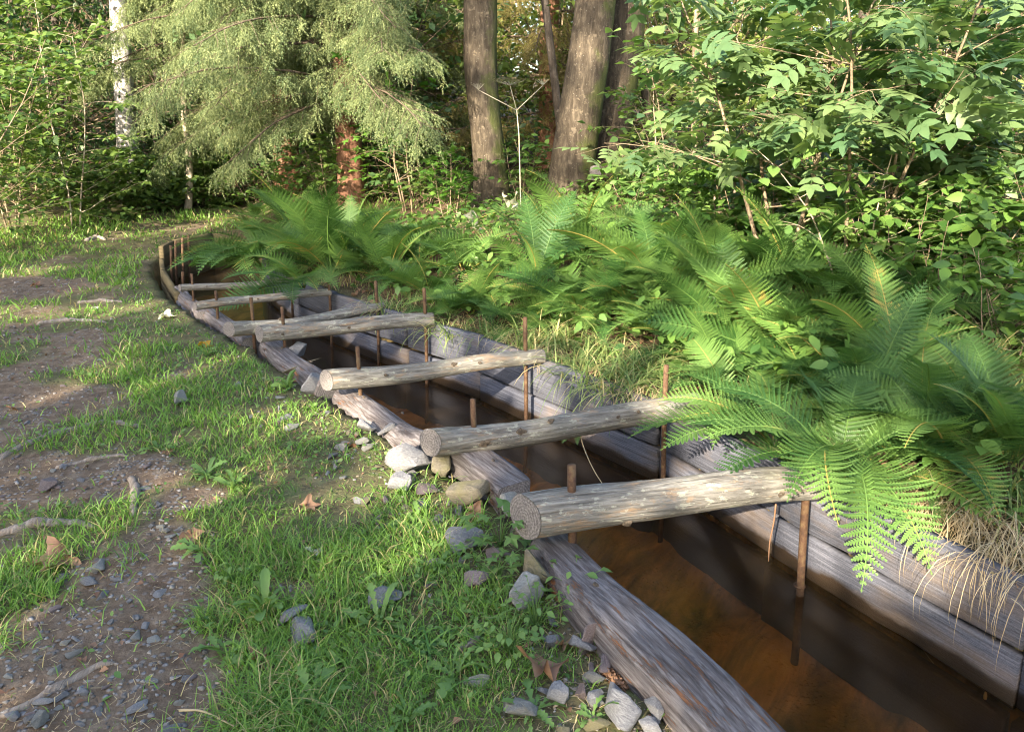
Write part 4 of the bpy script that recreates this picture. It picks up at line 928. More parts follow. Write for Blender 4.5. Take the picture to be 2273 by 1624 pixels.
# ------------------------------------------------------------------ woodland behind
def wood_tree(seed, H, W, n, per, lmat, ls, low=.3):
    g = np.random.default_rng(seed); C = np.c_[g.normal(0, W * .42, n), g.normal(0, W * .42, n), low + (H - low) * g.random(n) ** .9]
    t = thing('woodland_tree', 'x', 'tree', (0, 0, 0)); trunk_obj('trunk', t, [(0, 0, -.3), (.1, 0, H * .3), (0, .1, H * .6), (.1, 0, H * .95)], [.1, .09, .07, .03], BARK_DARK, 10, .2, seed, 3)
    V, F = limbs((.03, 0, H * .25), C, .02, g); link('limbs', mesh('limbs', V, F, TWIG, True), t)
    link('crown', leafmesh('crown', DI, *blob_crown(seed, C, .36, per, DI, ls), lmat), t); return t
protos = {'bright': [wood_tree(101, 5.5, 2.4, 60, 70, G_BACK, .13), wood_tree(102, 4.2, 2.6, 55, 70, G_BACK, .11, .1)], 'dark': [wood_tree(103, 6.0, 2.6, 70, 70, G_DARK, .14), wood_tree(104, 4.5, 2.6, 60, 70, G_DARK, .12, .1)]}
spots = [('bright', x, y) for x, y in [(3.4, 13.5), (5.2, 12.4), (7.2, 12.8), (9.0, 14), (2.2, 15.5), (4.6, 16.5), (7, 17.5), (9.8, 18.5), (12.5, 17), (1.2, 18), (3.5, 20.5), (6.5, 22), (10, 23), (14, 23), (-.8, 16.5), (-1, 21), (.8, 14.8), (-1.6, 14.9), (2.6, 13.2)]] + [('dark', x, y) for x, y in [(-3.4, 15.6), (-6.2, 14.6), (-7.9, 14.4), (-4.6, 15.2), (-2.7, 13.9), (-5.2, 17), (-7.4, 16.4), (-9.4, 15.2), (-11.3, 13.6), (-2.2, 18.5), (-4.2, 20.5), (-7, 20.5), (-10, 19.5), (-13, 17), (-8.6, 24), (-13, 23), (-4, 25), (-1.5, 25), (-9.0, 12.0)]]
used = {'bright': [0, 0], 'dark': [0, 0]}
for i, (kd, x, y) in enumerate(spots):
    j = i % 2; src = protos[kd][j]; z = gzs(x, y) - .05
    lab = {'bright': ['sunlit tree in the bright thicket behind the elder', 'low sunlit tree crowding the bright thicket behind the elder'], 'dark': ['dark tree in the shaded wood beyond the path', 'low dark tree filling the shaded wood beyond the path']}[kd][j]
    grp = {'bright': 'trees of the bright thicket', 'dark': 'trees of the shaded wood'}[kd]
    if not used[kd][j]: src.location = (x, y, z); src['label'] = lab; src['group'] = grp; used[kd][j] = 1
    else: clone(src, (x, y, z), lab, random.uniform(0, 6), random.uniform(.85, 1.2), grp)
# understorey that nobody could count
def scatter_leaves(n, xr, yr, hmax, keep, tm, ls, mat, name, label, clump=2.):
    x, y = rng.uniform(*xr, n), rng.uniform(*yr, n); d, rt_ = chan(x, y); k = keep(x, y, d, rt_) & (rng.random(n) < .25 + .9 * vnoise(x, y, clump, 21)); x, y = x[k], y[k]; n = len(x)
    h = hmax * rng.random(n) * (.35 + .9 * vnoise(x, y, 1.7, 22)) * (1 + 1.3 * sstep(2, 5, d[k])); z = gz(x, y, False) + h + .015
    me = leafmesh(name, tm, np.c_[x, y, z], np.c_[rng.normal(0, 1, (n, 2)), rng.normal(-.25, .25, n)], np.c_[rng.normal(0, .35, (n, 2)), np.ones(n)], ls * rng.uniform(.55, 1.2, n), mat)
    return tag(link(name, me), label, name, kind='stuff')
scatter_leaves(44000, (-4.2, 8), (2.4, 13), .30, lambda x, y, d, r: r & (d > .12) & (d < 9) & (rng.random(len(x)) < sstep(.05, .6, d)), OV, .085, G_UNDER, 'undergrowth', 'low leafy ground cover between the ferns on the bank')
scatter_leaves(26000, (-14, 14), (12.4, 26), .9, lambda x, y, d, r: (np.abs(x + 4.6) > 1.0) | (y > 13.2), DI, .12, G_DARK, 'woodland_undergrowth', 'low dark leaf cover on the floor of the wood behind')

# ------------------------------------------------------------------ grass
def blades(x, y, z, h, wd, lean, mat, name, var, curve=.6):
    n = len(x); az = rng.uniform(0, 2 * np.pi, n); dx, dy = np.cos(az), np.sin(az); px, py_ = -dy, dx; ta = rng.uniform(0, 2 * np.pi, n); px, py_ = np.cos(ta), np.sin(ta)
    b = np.c_[x, y, z]; s = np.c_[px, py_, np.zeros(n)] * wd[:, None]; l = np.c_[dx, dy, np.zeros(n)] * (lean * h)[:, None]; up = np.c_[np.zeros((n, 2)), h]
    m = b + up * .55 + l * .35; t = b + up * (1 - .35 * lean[:, None] ** 2 * curve) + l
    V = np.stack([b - s, b + s, m - s * .8, m + s * .8, t], 1).reshape(-1, 3); k = np.arange(n)[:, None] * 5
    F = np.concatenate([k + [0, 1, 3], k + [0, 3, 2], k + [2, 3, 4]])
    return mesh(name, V, F, mat, False, var=np.repeat(var, 5))
n = 330000
r = 1.35 * (13 / 1.35) ** rng.random(n); th = rng.uniform(-.78, .62, n); x, y = r * np.sin(th), r * np.cos(th)
d, rt_ = chan(x, y); k = (~rt_) & (d > .19) & (x > -8); x, y, d, r = x[k], y[k], d[k], r[k]
bv = bare(x, y); n1 = vnoise(x, y, 1.6, 31); n2 = vnoise(x, y, 5.5, 32)
keep = rng.random(len(x)) < np.clip(1.05 - bv * 1.25, .03, 1) * (.13 + .62 * sstep(.28, .72, .4 * n1 + .6 * n2)) * sstep(.20, np.where(y > 4, .5, .85), d + .4 * n2)
x, y, r, bv, n1, n2 = x[keep], y[keep], r[keep], bv[keep], n1[keep], n2[keep]; n = len(x)
hh = (.016 + .06 * rng.random(n) ** 1.8) * (.35 + 1.1 * n1) * (1 - .35 * bv) * (1 + .06 * r); wd = .0011 + .0009 * rng.random(n) + .0006 * np.maximum(r - 1.5, 0)
var = np.clip(.25 + .5 * rng.random(n) + .35 * (n1 - .5), 0, 1); dry = rng.random(n) < .10 + .14 * (n2 < .35); var[dry] = 1.6
tag(link('grass', blades(x, y, gz(x, y, False) - .004, hh, wd, rng.uniform(.25, 1.0, n) + .9 * rng.random(n) ** 2.5, G_GRASS, 'grass', var)), 'short green grass between the path and the side logs', 'grass', kind='stuff')
n = 34000; x, y = rng.uniform(-3.6, 5.5, n), rng.uniform(1.2, 9.5, n); d, rt_ = chan(x, y); n1 = vnoise(x, y, 2.2, 33); k = rt_ & (d > .07) & (rng.random(n) < (.15 + .85 * sstep(.4, .7, n1)) * sstep(5, .3, d)); x, y, n1 = x[k], y[k], n1[k]; n = len(x)
var = rng.random(n); var[rng.random(n) < .3] = 1.6
tag(link('bank_grass', blades(x, y, gz(x, y, False) - .004, .05 + .16 * rng.random(n) ** 1.5, .0012 + .0016 * rng.random(n), rng.uniform(.4, 1.5, n), G_TUFT, 'bank_grass', var)), 'thin wild grass growing between the ferns along the top of the plank wall', 'grass', kind='stuff')
n = 26000; r = 1.4 * (7 / 1.4) ** rng.random(n); th = rng.uniform(-.7, .55, n); x, y = r * np.sin(th), r * np.cos(th); d, rt_ = chan(x, y); k = (~rt_) & (d > .2) & (rng.random(n) < (1 - bare(x, y)) * sstep(.35, .75, vnoise(x, y, 2.6, 61)) + .02); x, y = x[k], y[k]; n = len(x)
tag(link('low_weeds', leafmesh('low_weeds', OV, np.c_[x, y, gz(x, y, False) + rng.uniform(.004, .035, n)], np.c_[rng.normal(0, 1, (n, 2)), rng.normal(0, .3, n)], np.c_[rng.normal(0, .4, (n, 2)), np.ones(n)], rng.uniform(.010, .032, n), G_WEED)), 'tiny round leaved weeds growing low in the grass', 'weeds', kind='stuff')
# dry needles and straw trodden into the path
n = 7000; r = 1.35 * (9 / 1.35) ** rng.random(n); th = rng.uniform(-.75, .3, n); x, y = r * np.sin(th), r * np.cos(th); d, rt_ = chan(x, y); k = (~rt_) & (d > .15); x, y = x[k], y[k]; n = len(x)
az = rng.uniform(0, 6.28, n); L = rng.uniform(.005, .018, n); wdt = rng.uniform(.0005, .0011, n); z = gz(x, y, False) + .004
dx, dy = np.cos(az) * L, np.sin(az) * L; sx, sy = -np.sin(az) * wdt, np.cos(az) * wdt
V = np.stack([np.c_[x - dx - sx, y - dy - sy, z], np.c_[x - dx + sx, y - dy + sy, z], np.c_[x + dx + sx, y + dy + sy, z + .006], np.c_[x + dx - sx, y + dy - sy, z + .006]], 1).reshape(-1, 3)
kk = np.arange(n)[:, None] * 4; tag(link('plant_litter', mesh('plant_litter', V, np.concatenate([kk + [0, 1, 2], kk + [0, 2, 3]]), STRAW, False, var=np.repeat(rng.random(n) * .8, 4))), 'dry needles and straw lying on the earth of the path', 'litter', kind='stuff')

def fragments(n, xr, yr, keep, size, name, label, zoff):
    x, y = rng.uniform(*xr, n), rng.uniform(*yr, n); d, r_ = chan(x, y); k = keep(x, y, d, r_); x, y = x[k], y[k]; n = len(x)
    tag(link(name, leafmesh(name, t_diamond(.34, .5, .25), np.c_[x, y, gz(x, y, False) + zoff * rng.random(n) + .004], np.c_[rng.normal(0, 1, (n, 2)), rng.normal(0, .2, n)], np.c_[rng.normal(0, .3, (n, 2)), np.ones(n)], rng.uniform(*size, n), DEADLEAF)), label, 'leaf litter', kind='stuff')
fragments(1500, (-4, 1.2), (1.4, 7), lambda x, y, d, r: (~r) & (d > .2) & (vnoise(x, y, 2, 51) > .4), (.012, .036), 'leaf_fragments', 'small brown leaf fragments scattered over the path and grass', .01)
fragments(5000, (-3, 5), (1.6, 9), lambda x, y, d, r: r & (d > .06) & (d < 4), (.025, .075), 'bank_leaf_litter', 'brown leaf litter lying between the ferns on the bank', .03)
# ------------------------------------------------------------------ stones
def stone_mesh(seed, mat, ang=16, flat=.5, bev=.05):
    g = np.random.default_rng(seed); bm = bmesh.new(); v = g.normal(0, 1, (ang, 3)); v /= np.linalg.norm(v, axis=1)[:, None]
    v *= np.array([.5, .5 * g.uniform(.6, .9), .5 * flat]) * g.uniform(.85, 1.1, (ang, 1))
    for q in v: bm.verts.new(q)
    res = bmesh.ops.convex_hull(bm, input=bm.verts[:]); bmesh.ops.delete(bm, geom=[e for e in res['geom_interior'] if isinstance(e, bmesh.types.BMVert)], context='VERTS')
    if bev: bmesh.ops.bevel(bm, geom=bm.edges[:], offset=bev, segments=1, affect='EDGES', profile=.6); bmesh.ops.triangulate(bm, faces=bm.faces[:]); bmesh.ops.subdivide_edges(bm, edges=[e for e in bm.edges if e.calc_length() > .18], cuts=1); 
    if bev:
        for q in bm.verts: q.co += Vector(mnoise.noise_vector(q.co * 5 + Vector((seed, 0, 0)))) * .03
    bmesh.ops.triangulate(bm, faces=bm.faces[:])
    me = bpy.data.meshes.new('stone'); bm.to_mesh(me); bm.free(); me.materials.append(mat); return me
SM = {k: [stone_mesh(i * 7 + j, m, 9 + j, .6 + .12 * (j % 3), .028) for j in range(5)] for i, (k, m) in enumerate(STONES.items())}
def stone(label, x, y, wpx, kind, form=0, hz=1., tilt=(0, 0), rz=None, asp=1., group='stones along the side logs', name='stone', sink=.3):
    p = on(x, y); dist = math.hypot(p.y, CAM_H); s = wpx / FPX * dist * (1.3 if 'path' not in group else 1.1)
    o = link(name, SM[kind][form % 5]); o.scale = (s, s * asp, s * hz); o.rotation_euler = (R(tilt[0]), R(tilt[1]), R(rz) if rz is not None else random.uniform(0, 6.28)); o.location = (p.x, p.y, p.z + s * (.3 if 'path' not in group else .2) * hz * (1 - sink) + (.012 if 'path' not in group else .002))
    return tag(o, label, 'stone', group)
stone('angular olive stone wedged upright against the nearest side log', 1205, 1300, 105, 'ochre', 0, 1.6, (25, 10), 30, .8)
stone('pale rounded stone below the olive wedge stone', 1158, 1342, 95, 'pale', 1, .9)
stone('purple grey slab standing on edge beside the nearest side log', 1308, 1448, 56, 'purple', 2, 1.4, (10, 15), 60, .6)
stone('long mossy oval stone lying along the nearest side log', 1420, 1510, 125, 'ochre', 3, .75, (0, 0), 125, .62)
stone('flat grey slab at the bottom edge by the oval stone', 1385, 1585, 120, 'grey', 4, .4)
stone('small grey stone right of the flat slab', 1450, 1595, 55, 'grey', 1, .8)
stone('dark grey stone at the very bottom beside the side log', 1510, 1590, 70, 'grey', 0, .8, (0, 20), 140)
stone('ochre block against the end of the stepped side log', 1050, 1120, 110, 'ochre', 1, .7, (0, 0), 10, .7)
stone('tall rough stone under the cut end of the nearest cross log', 1160, 1190, 66, 'ochre', 2, 2.0, (0, 10), 0, .8)
stone('grey stone behind the cut end of the nearest cross log', 1135, 1145, 62, 'pale', 3, 1.3)
stone('small purple stone in the grass left of the olive wedge stone', 1052, 1308, 58, 'purple', 4, .9)
stone('grey flat stone half covered by grass below the creeping weed', 1025, 1210, 95, 'grey', 2, .35)
stone('blue grey boulder under the end of the second cross log', 905, 1045, 85, 'grey', 3, 1.0)
stone('orange stained stone under the cut end of the second cross log', 985, 1052, 72, 'ochre', 4, 1.2)
stone('thin grey slab leaning on the rounded side log', 862, 968, 52, 'grey', 0, 1.0, (35, 0), 40, .5)
stone('grey stone beside the thin leaning slab', 812, 962, 45, 'grey', 1, .9)
stone('small grey stone below the blue grey boulder', 890, 1085, 55, 'grey', 2, .7)
stone('dark flat stone left of the blue grey boulder', 942, 1098, 60, 'purple', 3, .5)
stone('grey stone under the end of the third cross log', 695, 870, 62, 'grey', 4, .9)
stone('tan stone in front of the weed by the third cross log', 655, 828, 70, 'ochre', 0, .7)
stone('grey stone beside the dark grey side log', 665, 792, 46, 'grey', 2, .8)
stone('pale stone under the end of the fourth cross log', 600, 772, 50, 'pale', 3, .6)
stone('small pale stone under the close pair of cross logs', 530, 745, 30, 'pale', 1, .8)
stone('grey stone below the end of the fifth cross log', 545, 760, 34, 'grey', 4, .8)
stone('round pale stone alone in the middle of the grass', 396, 896, 42, 'pale', 2, .8, group='stones in the grass')
stone('grey stone in the lower grass beside the flat grey one', 855, 1345, 68, 'grey', 0, .7, group='stones in the grass')
stone('speckled grey stone between the path and the broad grass tuft', 672, 1418, 70, 'grey', 3, .8, group='stones in the grass')
stone('grey stone just above the speckled one', 645, 1380, 66, 'grey', 1, .6, group='stones in the grass')
stone('pale stone half hidden in the grass at the bottom', 1155, 1590, 60, 'pale', 4, .6, group='stones in the grass')
stone('rounded grey stone by the brown crumpled leaf', 1290, 1450, 55, 'grey', 1, .8)
stone('grey stone below the crumpled brown leaf', 1240, 1555, 46, 'grey', 2, .8)
stone('purple stone between the pine cone and the standing slab', 1345, 1490, 52, 'purple', 1, .6)
stone('brown rock among the roots left of the grass', 110, 1085, 50, 'purple', 0, 1.0, group='stones of the path')
stone('big smooth flat stone on the trodden earth', 222, 1258, 52, 'pale', 2, .35, group='stones of the path')
stone('dark wedge stone on the trodden earth', 197, 1292, 44, 'grey', 3, .5, group='stones of the path')
stone('tilted pale stone below the large brown leaf', 133, 1285, 40, 'grey', 0, .6, group='stones of the path')
stone('pale upright stone at the lower left corner', 85, 1605, 46, 'pale', 1, 1.0, group='stones of the path')
g = random.Random(5)
for i in range(130):
    while True:
        x, y = g.uniform(0, 470), g.uniform(560, 1620); p = P(x, y)
        if float(bare(np.array([p.x]), np.array([p.y]))[0]) > .75: break
    dist = math.hypot(p.y, CAM_H); kd = g.choice(['grey', 'grey', 'grey', 'pale', 'purple'])
    stone(f'small {dict(grey="grey", pale="pale", purple="brownish")[kd]} flat stone pressed into the trodden earth of the path', x, y, (.018 + .042 * g.random() ** 2) * FPX / dist, kd, g.randrange(5), g.uniform(.3, .55), (0, 0), None, g.uniform(.6, 1), 'small stones of the path', sink=.55)
for i in range(95):
    f = g.random() ** 1.3; s = edge_pt(offset(LEFT, .24 + .34 * g.random() ** 1.5), 2.2 + 4.6 * f); kd = g.choice(['grey', 'grey', 'purple', 'ochre', 'pale']); z = gzs(*s); sc = g.uniform(.035, .10)
    o = link('stone', SM[kd][g.randrange(5)]); o.scale = (sc, sc * g.uniform(.6, 1), sc * g.uniform(.5, .9)); o.rotation_euler = (0, 0, g.uniform(0, 6)); o.location = (s[0], s[1], z + sc * .12)
    tag(o, f'small {dict(grey="grey", pale="pale", purple="brownish", ochre="ochre")[kd]} rubble stone in the loose row beside the side logs', 'stone', 'rubble beside the side logs')
# gravel
gvar = []
def m_gravel():
    m = M('gravel_stone'); n = m.noise(m.pos(), 90., 4, .7); v = m.attr('var')
    col = m.ramp(v, [(0., (.085, .075, .066)), (.4, (.165, .155, .145)), (.75, (.26, .25, .24)), (.95, (.28, .22, .16))])
    return m.done(m.bsdf(m.mix(.5, col, m.ramp(n, [(.3, .5), (.7, 1.3)]), 'MULTIPLY'), .85, m.bump(n, .5, .004), .25))
gt = [stone_mesh(200 + i, ST_GREY, 9, .5, 0) for i in range(3)]; gv = []
for m_ in gt:
    a = np.zeros(len(m_.vertices) * 3); m_.vertices.foreach_get('co', a); f = np.zeros(len(m_.polygons) * 3, np.int32); m_.polygons.foreach_get('vertices', f); gv.append((a.reshape(-1, 3), f.reshape(-1, 3)))
n = 22000; r = 1.4 * (11 / 1.4) ** rng.random(n); th = rng.uniform(-.78, .45, n); x, y = r * np.sin(th), r * np.cos(th); d, rt_ = chan(x, y); b_ = bare(x, y)
k = (~rt_) & (d > .17) & (rng.random(n) < np.maximum(b_ * (.25 + vnoise(x, y, 2.5, 41)), sstep(.6, .2, d) * .7)); x, y, r = x[k], y[k], r[k]; parts = []
for j in range(3):
    xx, yy, rr = x[j::3], y[j::3], r[j::3]; m_ = len(xx); V, F = expand(gv[j], np.c_[xx, yy, gz(xx, yy, False)], np.c_[rng.normal(0, 1, (m_, 2)), rng.normal(0, .1, m_)], np.c_[rng.normal(0, .12, (m_, 2)), np.ones(m_)], (.004 + .022 * rng.random(m_) ** 2.2) * (1 + .06 * rr)); parts.append((V, F)); gvar.append(np.repeat(rng.random(m_), len(gv[j][0])))
tag(link('gravel', mesh('gravel', *join(parts), m_gravel(), False, var=np.concatenate(gvar))), 'fine grey gravel and stone chips in the path and beside the side logs', 'gravel', kind='stuff')

# ------------------------------------------------------------------ roots, sticks, dead leaves, cone
def root(label, pix, r, sink=.5, mat=ROOT, name='tree_root', cat='root', lift=0.):
    pts = np.array([tuple(on(*q)) for q in pix]); n = 24; q = np.linspace(0, len(pts) - 1, n); i = np.arange(len(pts)); pp = np.stack([np.interp(q, i, pts[:, c]) for c in range(3)], 1)
    pp = np.array([pp[max(0, a - 1):a + 2].mean(0) for a in range(n)]); f = np.linspace(0, 1, n); rad = r * (.35 + .65 * np.sin(np.pi * np.clip(f * .8 + .15, 0, 1))) * (1 + .12 * np.sin(f * 31)); pp[:, 2] += rad * (1 - 2 * sink) + .004 * np.sin(f * 17) + lift; pp[0, 2] -= r; pp[-1, 2] -= r
    b = Vector(pp[n // 2]); V, F = tube(pp - np.array(b), rad, 9); o = link(name, mesh(name, V, F, mat, True), None, b); return tag(o, label, cat, 'roots across the path' if cat == 'root' else None)
root('long pale root crossing the path towards the grass', [(-10, 1025), (60, 985), (130, 962), (215, 940), (240, 938)], .022)
root('thick bleached root at the left edge below the wedge of grass', [(-20, 1195), (30, 1175), (90, 1160), (150, 1160), (215, 1170)], .022)
root('short thick root pointing down beside the mossy hollow', [(290, 1060), (302, 1085), (298, 1110), (294, 1150)], .020)
root('dark root running through the lower left corner', [(-20, 1600), (60, 1565), (130, 1525), (210, 1480), (260, 1468)], .013)
root('thin grey root beside the small bare patch', [(225, 935), (270, 940), (320, 950)], .014)
root('low grey root rising out of the grass by the gravel', [(80, 720), (130, 712), (190, 712), (245, 718)], .022)
root('thin root running into the grass above the hollow', [(120, 1040), (180, 1025), (240, 1012), (290, 1012)], .012)
root('flat root between two tufts at the far side of the gravel', [(170, 672), (230, 667), (280, 672)], .018)
root('dark twisted stump root at the far left of the path', [(190, 535), (215, 527), (235, 533)], .04)
DL = [t_maple(.10, 4, s, cup=.10) for s in range(4)]
DLM = {}
def dead_leaf(label, x, y, wpx, mat=DEADLEAF, form=0, tilt=(0, 0), rz=0., group='fallen leaves', lift=.015, up=None):
    p = on(x, y) if up is None else PD(x, y, up); dist = math.hypot(p.y, CAM_H); key = (form, mat.name)
    if key not in DLM: V, F = DL[form]; DLM[key] = mesh('leaf', V - [.3, 0, 0], F, mat, True, var=np.clip(.5 + .4 * np.sin(V[:, 0] * 14), 0, 1))
    o = link('dead_leaf', DLM[key]); s = wpx / FPX * dist * 1.2; o.scale = (s, s, s); o.rotation_euler = (R(tilt[0]), R(tilt[1]), R(rz)); o.location = p + Vector((0, 0, lift)); return tag(o, label, 'leaf', group)
dead_leaf('large brown curled maple leaf on the bare earth near the lower left', 140, 1247, 105, DEADLEAF, 0, (-8, 6), 200)
dead_leaf('crumpled brown maple leaf near the pine cone', 1205, 1505, 110, DEADLEAF, 1, (20, 12), 100, lift=.03)
dead_leaf('small tan leaf above the crumpled leaf', 1250, 1440, 55, DEADLEAF, 2, (5, 10), 60)
dead_leaf('brown leaf standing in the grass near the bottom', 575, 1470, 70, DEADLEAF, 3, (10, 15), 20)
dead_leaf('curled tan leaf in the grass left of the ochre block', 682, 1130, 48, DEADLEAF, 1, (25, 5), 30)
dead_leaf('dark brown leaf at the edge of the bare earth', 425, 1195, 52, DEADLEAF, 2, (10, 0), 300)
dead_leaf('pale tan leaf lying by the small grass tuft', 700, 1235, 55, PALELEAF, 3, (15, 10), 80)
dead_leaf('dark wet leaf tucked beside the ochre block', 1050, 1150, 48, DEADLEAF, 0, (40, 20), 10, lift=.03)
dead_leaf('whitish leaf with pale underside in the far grass', 366, 706, 40, PALELEAF, 1, (8, 0), 20)
dead_leaf('orange yellow leaf in the grass by the fourth cross log', 452, 770, 36, YELLOWLEAF, 2, (5, 0), 0)
dead_leaf('yellow leaf under the end of the sixth cross log', 470, 680, 22, YELLOWLEAF, 3, (0, 20), 40)
dead_leaf('orange brown leaf on the gravel at the left edge', 25, 912, 32, DEADLEAF, 3, (20, 10), 90)
dead_leaf('tan leaf on the far gravel', 78, 636, 26, DEADLEAF, 1, (0, 0), 10)
dead_leaf('small brown leaf in the grass by the blue grey boulder', 775, 995, 34, DEADLEAF, 2, (10, 20), 70)
dead_leaf('brown leaf in the grass below the far bare patch', 370, 1010, 30, DEADLEAF, 0, (0, 10), 70)
dead_leaf('dry curled tan leaf caught in the ferns above the nearest cross log', 1965, 925, 60, PALELEAF, 2, (60, 20), 60, up=3.7)
dead_leaf('whitish dried leaf hanging at the bank end of the fifth cross log', 868, 622, 40, PALELEAF, 0, (75, 10), 80, up=6.3)
dead_leaf('tan leaf caught in the fern left of the curled leaf', 1800, 900, 45, DEADLEAF, 1, (40, 0), 0, up=3.9)
dead_leaf('pale leaf in the far grass by the roots', 210, 688, 20, PALELEAF, 2, (0, 0), 0)
p = on(1358, 1512)
t = thing('pine_cone', 'brown spruce cone lying beside the long mossy stone', 'cone', p + Vector((0, 0, .016)), None, R(-52)); parts = []
g2 = np.random.default_rng(3)
for i in range(70):
    f = i / 70; a = i * 2.4; x = -.055 + .11 * f; rr = .017 * math.sin(math.pi * (.12 + .84 * f)) ** .7; o_ = np.array([x, rr * math.cos(a), rr * math.sin(a)]); rad = np.array([0, math.cos(a), math.sin(a)]); tn = np.cross([1., 0, 0], rad)
    q = o_ * [1, .5, .5]; tip = o_ + np.array([.011, 0, 0]) + rad * .003; parts.append((np.array([q - [.004, 0, 0], o_ + tn * .007, tip, o_ - tn * .007, q + rad * .002]), np.array([(0, 1, 2), (0, 2, 3), (4, 2, 1), (4, 3, 2)])))
link('scales', mesh('scales', *join(parts), CONE), t)
V, F = tube([(-.058, 0, 0), (-.03, 0, 0), (.03, 0, 0), (.058, 0, 0)], [.005, .011, .009, .003], 8); link('core', mesh('core', V, F, CONE, True), t)

# ------------------------------------------------------------------ weeds with separate leaves
def dand(seed, L=1., w=.11, lob=5, arch=.9):
    g = np.random.default_rng(seed); n = 22; V, F = [], []; rows = []
    for i in range(n + 1):
        f = i / n; hw = w * (.28 + .9 * f) * (1 if f < .75 else math.cos((f - .75) * 6.0) ** .8 if f < 1 else 0) + .006
        if lob: hw *= .35 + .95 * ((f * lob) % 1.)
        else: hw *= 1 + .12 * math.sin(i * 2.2)
        x = math.sin(arch * f) / arch if arch else f; z = (math.sin(.9) * f - .75 * f * f) * .75
        V += [(x, hw, z + .25 * hw), (x, 0, z), (x, -hw, z + .25 * hw)]
    for i in range(n):
        for u in (0, 1): a, b = i * 3 + u, (i + 1) * 3 + u; F += [(a, a + 1, b + 1), (a, b + 1, b)]
    return mesh('leaf', V, np.array(F)[:, ::-1], G_WEED, False, var=np.clip(.35 + .3 * g.random() + np.zeros(len(V)), 0, 1))
DANDL = [dand(1, lob=5), dand(2, lob=4, w=.13), dand(3, lob=0, w=.12), dand(4, lob=0, w=.09), dand(5, lob=6, w=.1)]
OVM = mesh('leaf', *t_ovate(.34, .2, .25), G_WEED, False, var=np.full(len(t_ovate()[0]), .55))
MPM = mesh('leaf', *t_maple(.06, 2), G_WEED, False, var=np.full(len(t_maple(.06, 2)[0]), .4))
def weed(label, x, y, size, n, forms, pitch=(0, 35), seed=0, name='dandelion_plant', cat='weed', meshes=None, group='weeds in the grass'):
    g = random.Random(seed); ms = meshes or DANDL; t = thing(name, label, cat, on(x, y), group)
    n += 4
    for i in range(n):
        o = link('leaf', ms[g.choice(forms + (0, 4))], t); s = size * .78 * g.uniform(.45, 1.1); o.scale = (s, s * g.uniform(.75, 1.2), s); o.rotation_euler = (g.uniform(-.5, .5), -R(g.uniform(*pitch)), 2 * math.pi * i / n + g.uniform(-.4, .4)); o.location = (g.uniform(-.01, .01), g.uniform(-.01, .01), 0)
    return t
weed('tall broad leaved dandelion at the edge of the bare earth', 590, 1365, .20, 9, (2, 3, 2), (15, 60), 1)
weed('flat lobed dandelion on the bare earth below the dark brown leaf', 450, 1225, .15, 6, (0, 1), (0, 15), 2)
weed('dandelion with toothed leaves below the broad leaved one', 500, 1455, .17, 8, (0, 1, 4), (0, 25), 3)
weed('dandelion with long leaves in the grass near the bottom middle', 840, 1390, .22, 8, (0, 1, 3), (5, 45), 4)
weed('lobed dandelion in the bottom grass left of the crumpled leaf', 1010, 1500, .17, 9, (0, 1, 4), (0, 30), 5)
weed('dandelion at the bottom edge beneath the crumpled leaf', 1180, 1585, .15, 8, (0, 2, 1), (0, 30), 6)
weed('small dandelion beside the flat grey slab', 1320, 1600, .12, 6, (2, 1), (10, 50), 7)
weed('dandelion in the bottom middle grass', 700, 1560, .17, 8, (0, 2, 3), (0, 35), 8)
weed('lobed weed in the grass by the flat hidden stone', 930, 1165, .16, 8, (0, 4), (0, 30), 9)
weed('dandelion in the shaded grass centre', 520, 1085, .17, 7, (2, 3), (10, 50), 10)
weed('dandelion with a pale leaf in the middle grass', 460, 1060, .16, 6, (2, 3, 0), (15, 55), 11)
weed('small plantain in the far grass', 350, 1000, .12, 6, (2, 3), (5, 35), 12)
weed('lush broad weed beside the end of the third cross log', 640, 865, .17, 12, (2, 3), (10, 60), 13)
weed('weed in the grass left of the lush broad weed', 460, 790, .14, 7, (2, 3), (10, 45), 14)
weed('weed with lobed leaves by the purple stone', 960, 1265, .15, 8, (0, 1), (5, 35), 15)
weed('low weed left of the crumpled leaf', 1060, 1420, .13, 9, (0, 2), (0, 30), 16)
weed('weed between the pale stone and the purple stone', 1090, 1290, .11, 7, (0, 1), (20, 60), 17)
weed('weed under the speckled grey stone', 750, 1450, .13, 7, (0, 4), (0, 25), 18)
weed('dandelion at the bottom by the yellow grass', 900, 1600, .15, 8, (0, 1, 2), (0, 35), 19)
def bushy(label, x, y, size, n, h, ms, seed, name='creeping_weed', lift=0.):
    g = random.Random(seed); t = thing(name, label, 'weed', on(x, y) + Vector((0, 0, lift)), 'weeds in the grass'); st = []
    for i in range(n):
        a = g.uniform(0, 6.28); r = h * g.uniform(.2, .9); z = h * g.uniform(.3, 1.1); st.append(tube([(0, 0, 0), (r * .4 * math.cos(a), r * .4 * math.sin(a), z * .7), (r * math.cos(a), r * math.sin(a), z)], [.0016, .0013, .001], 4, False))
        o = link('leaf', g.choice(ms), t); s = size * g.uniform(.65, 1.15); o.scale = (s, s, s); o.rotation_euler = (g.uniform(-.35, .35), g.uniform(-.2, .5), a + g.uniform(-.5, .5)); o.location = (r * math.cos(a), r * math.sin(a), z)
    V, F = join(st); link('stalks', mesh('stalks', V, F, G_WEED, False, var=np.full(len(V), .4)), t)
bushy('bright creeping buttercup with lobed leaves at the cut end of the nearest cross log', 1110, 1215, .085, 22, .16, [MPM], 31)
bushy('small lobed weed below the creeping buttercup', 1105, 1285, .065, 10, .12, [MPM], 32)
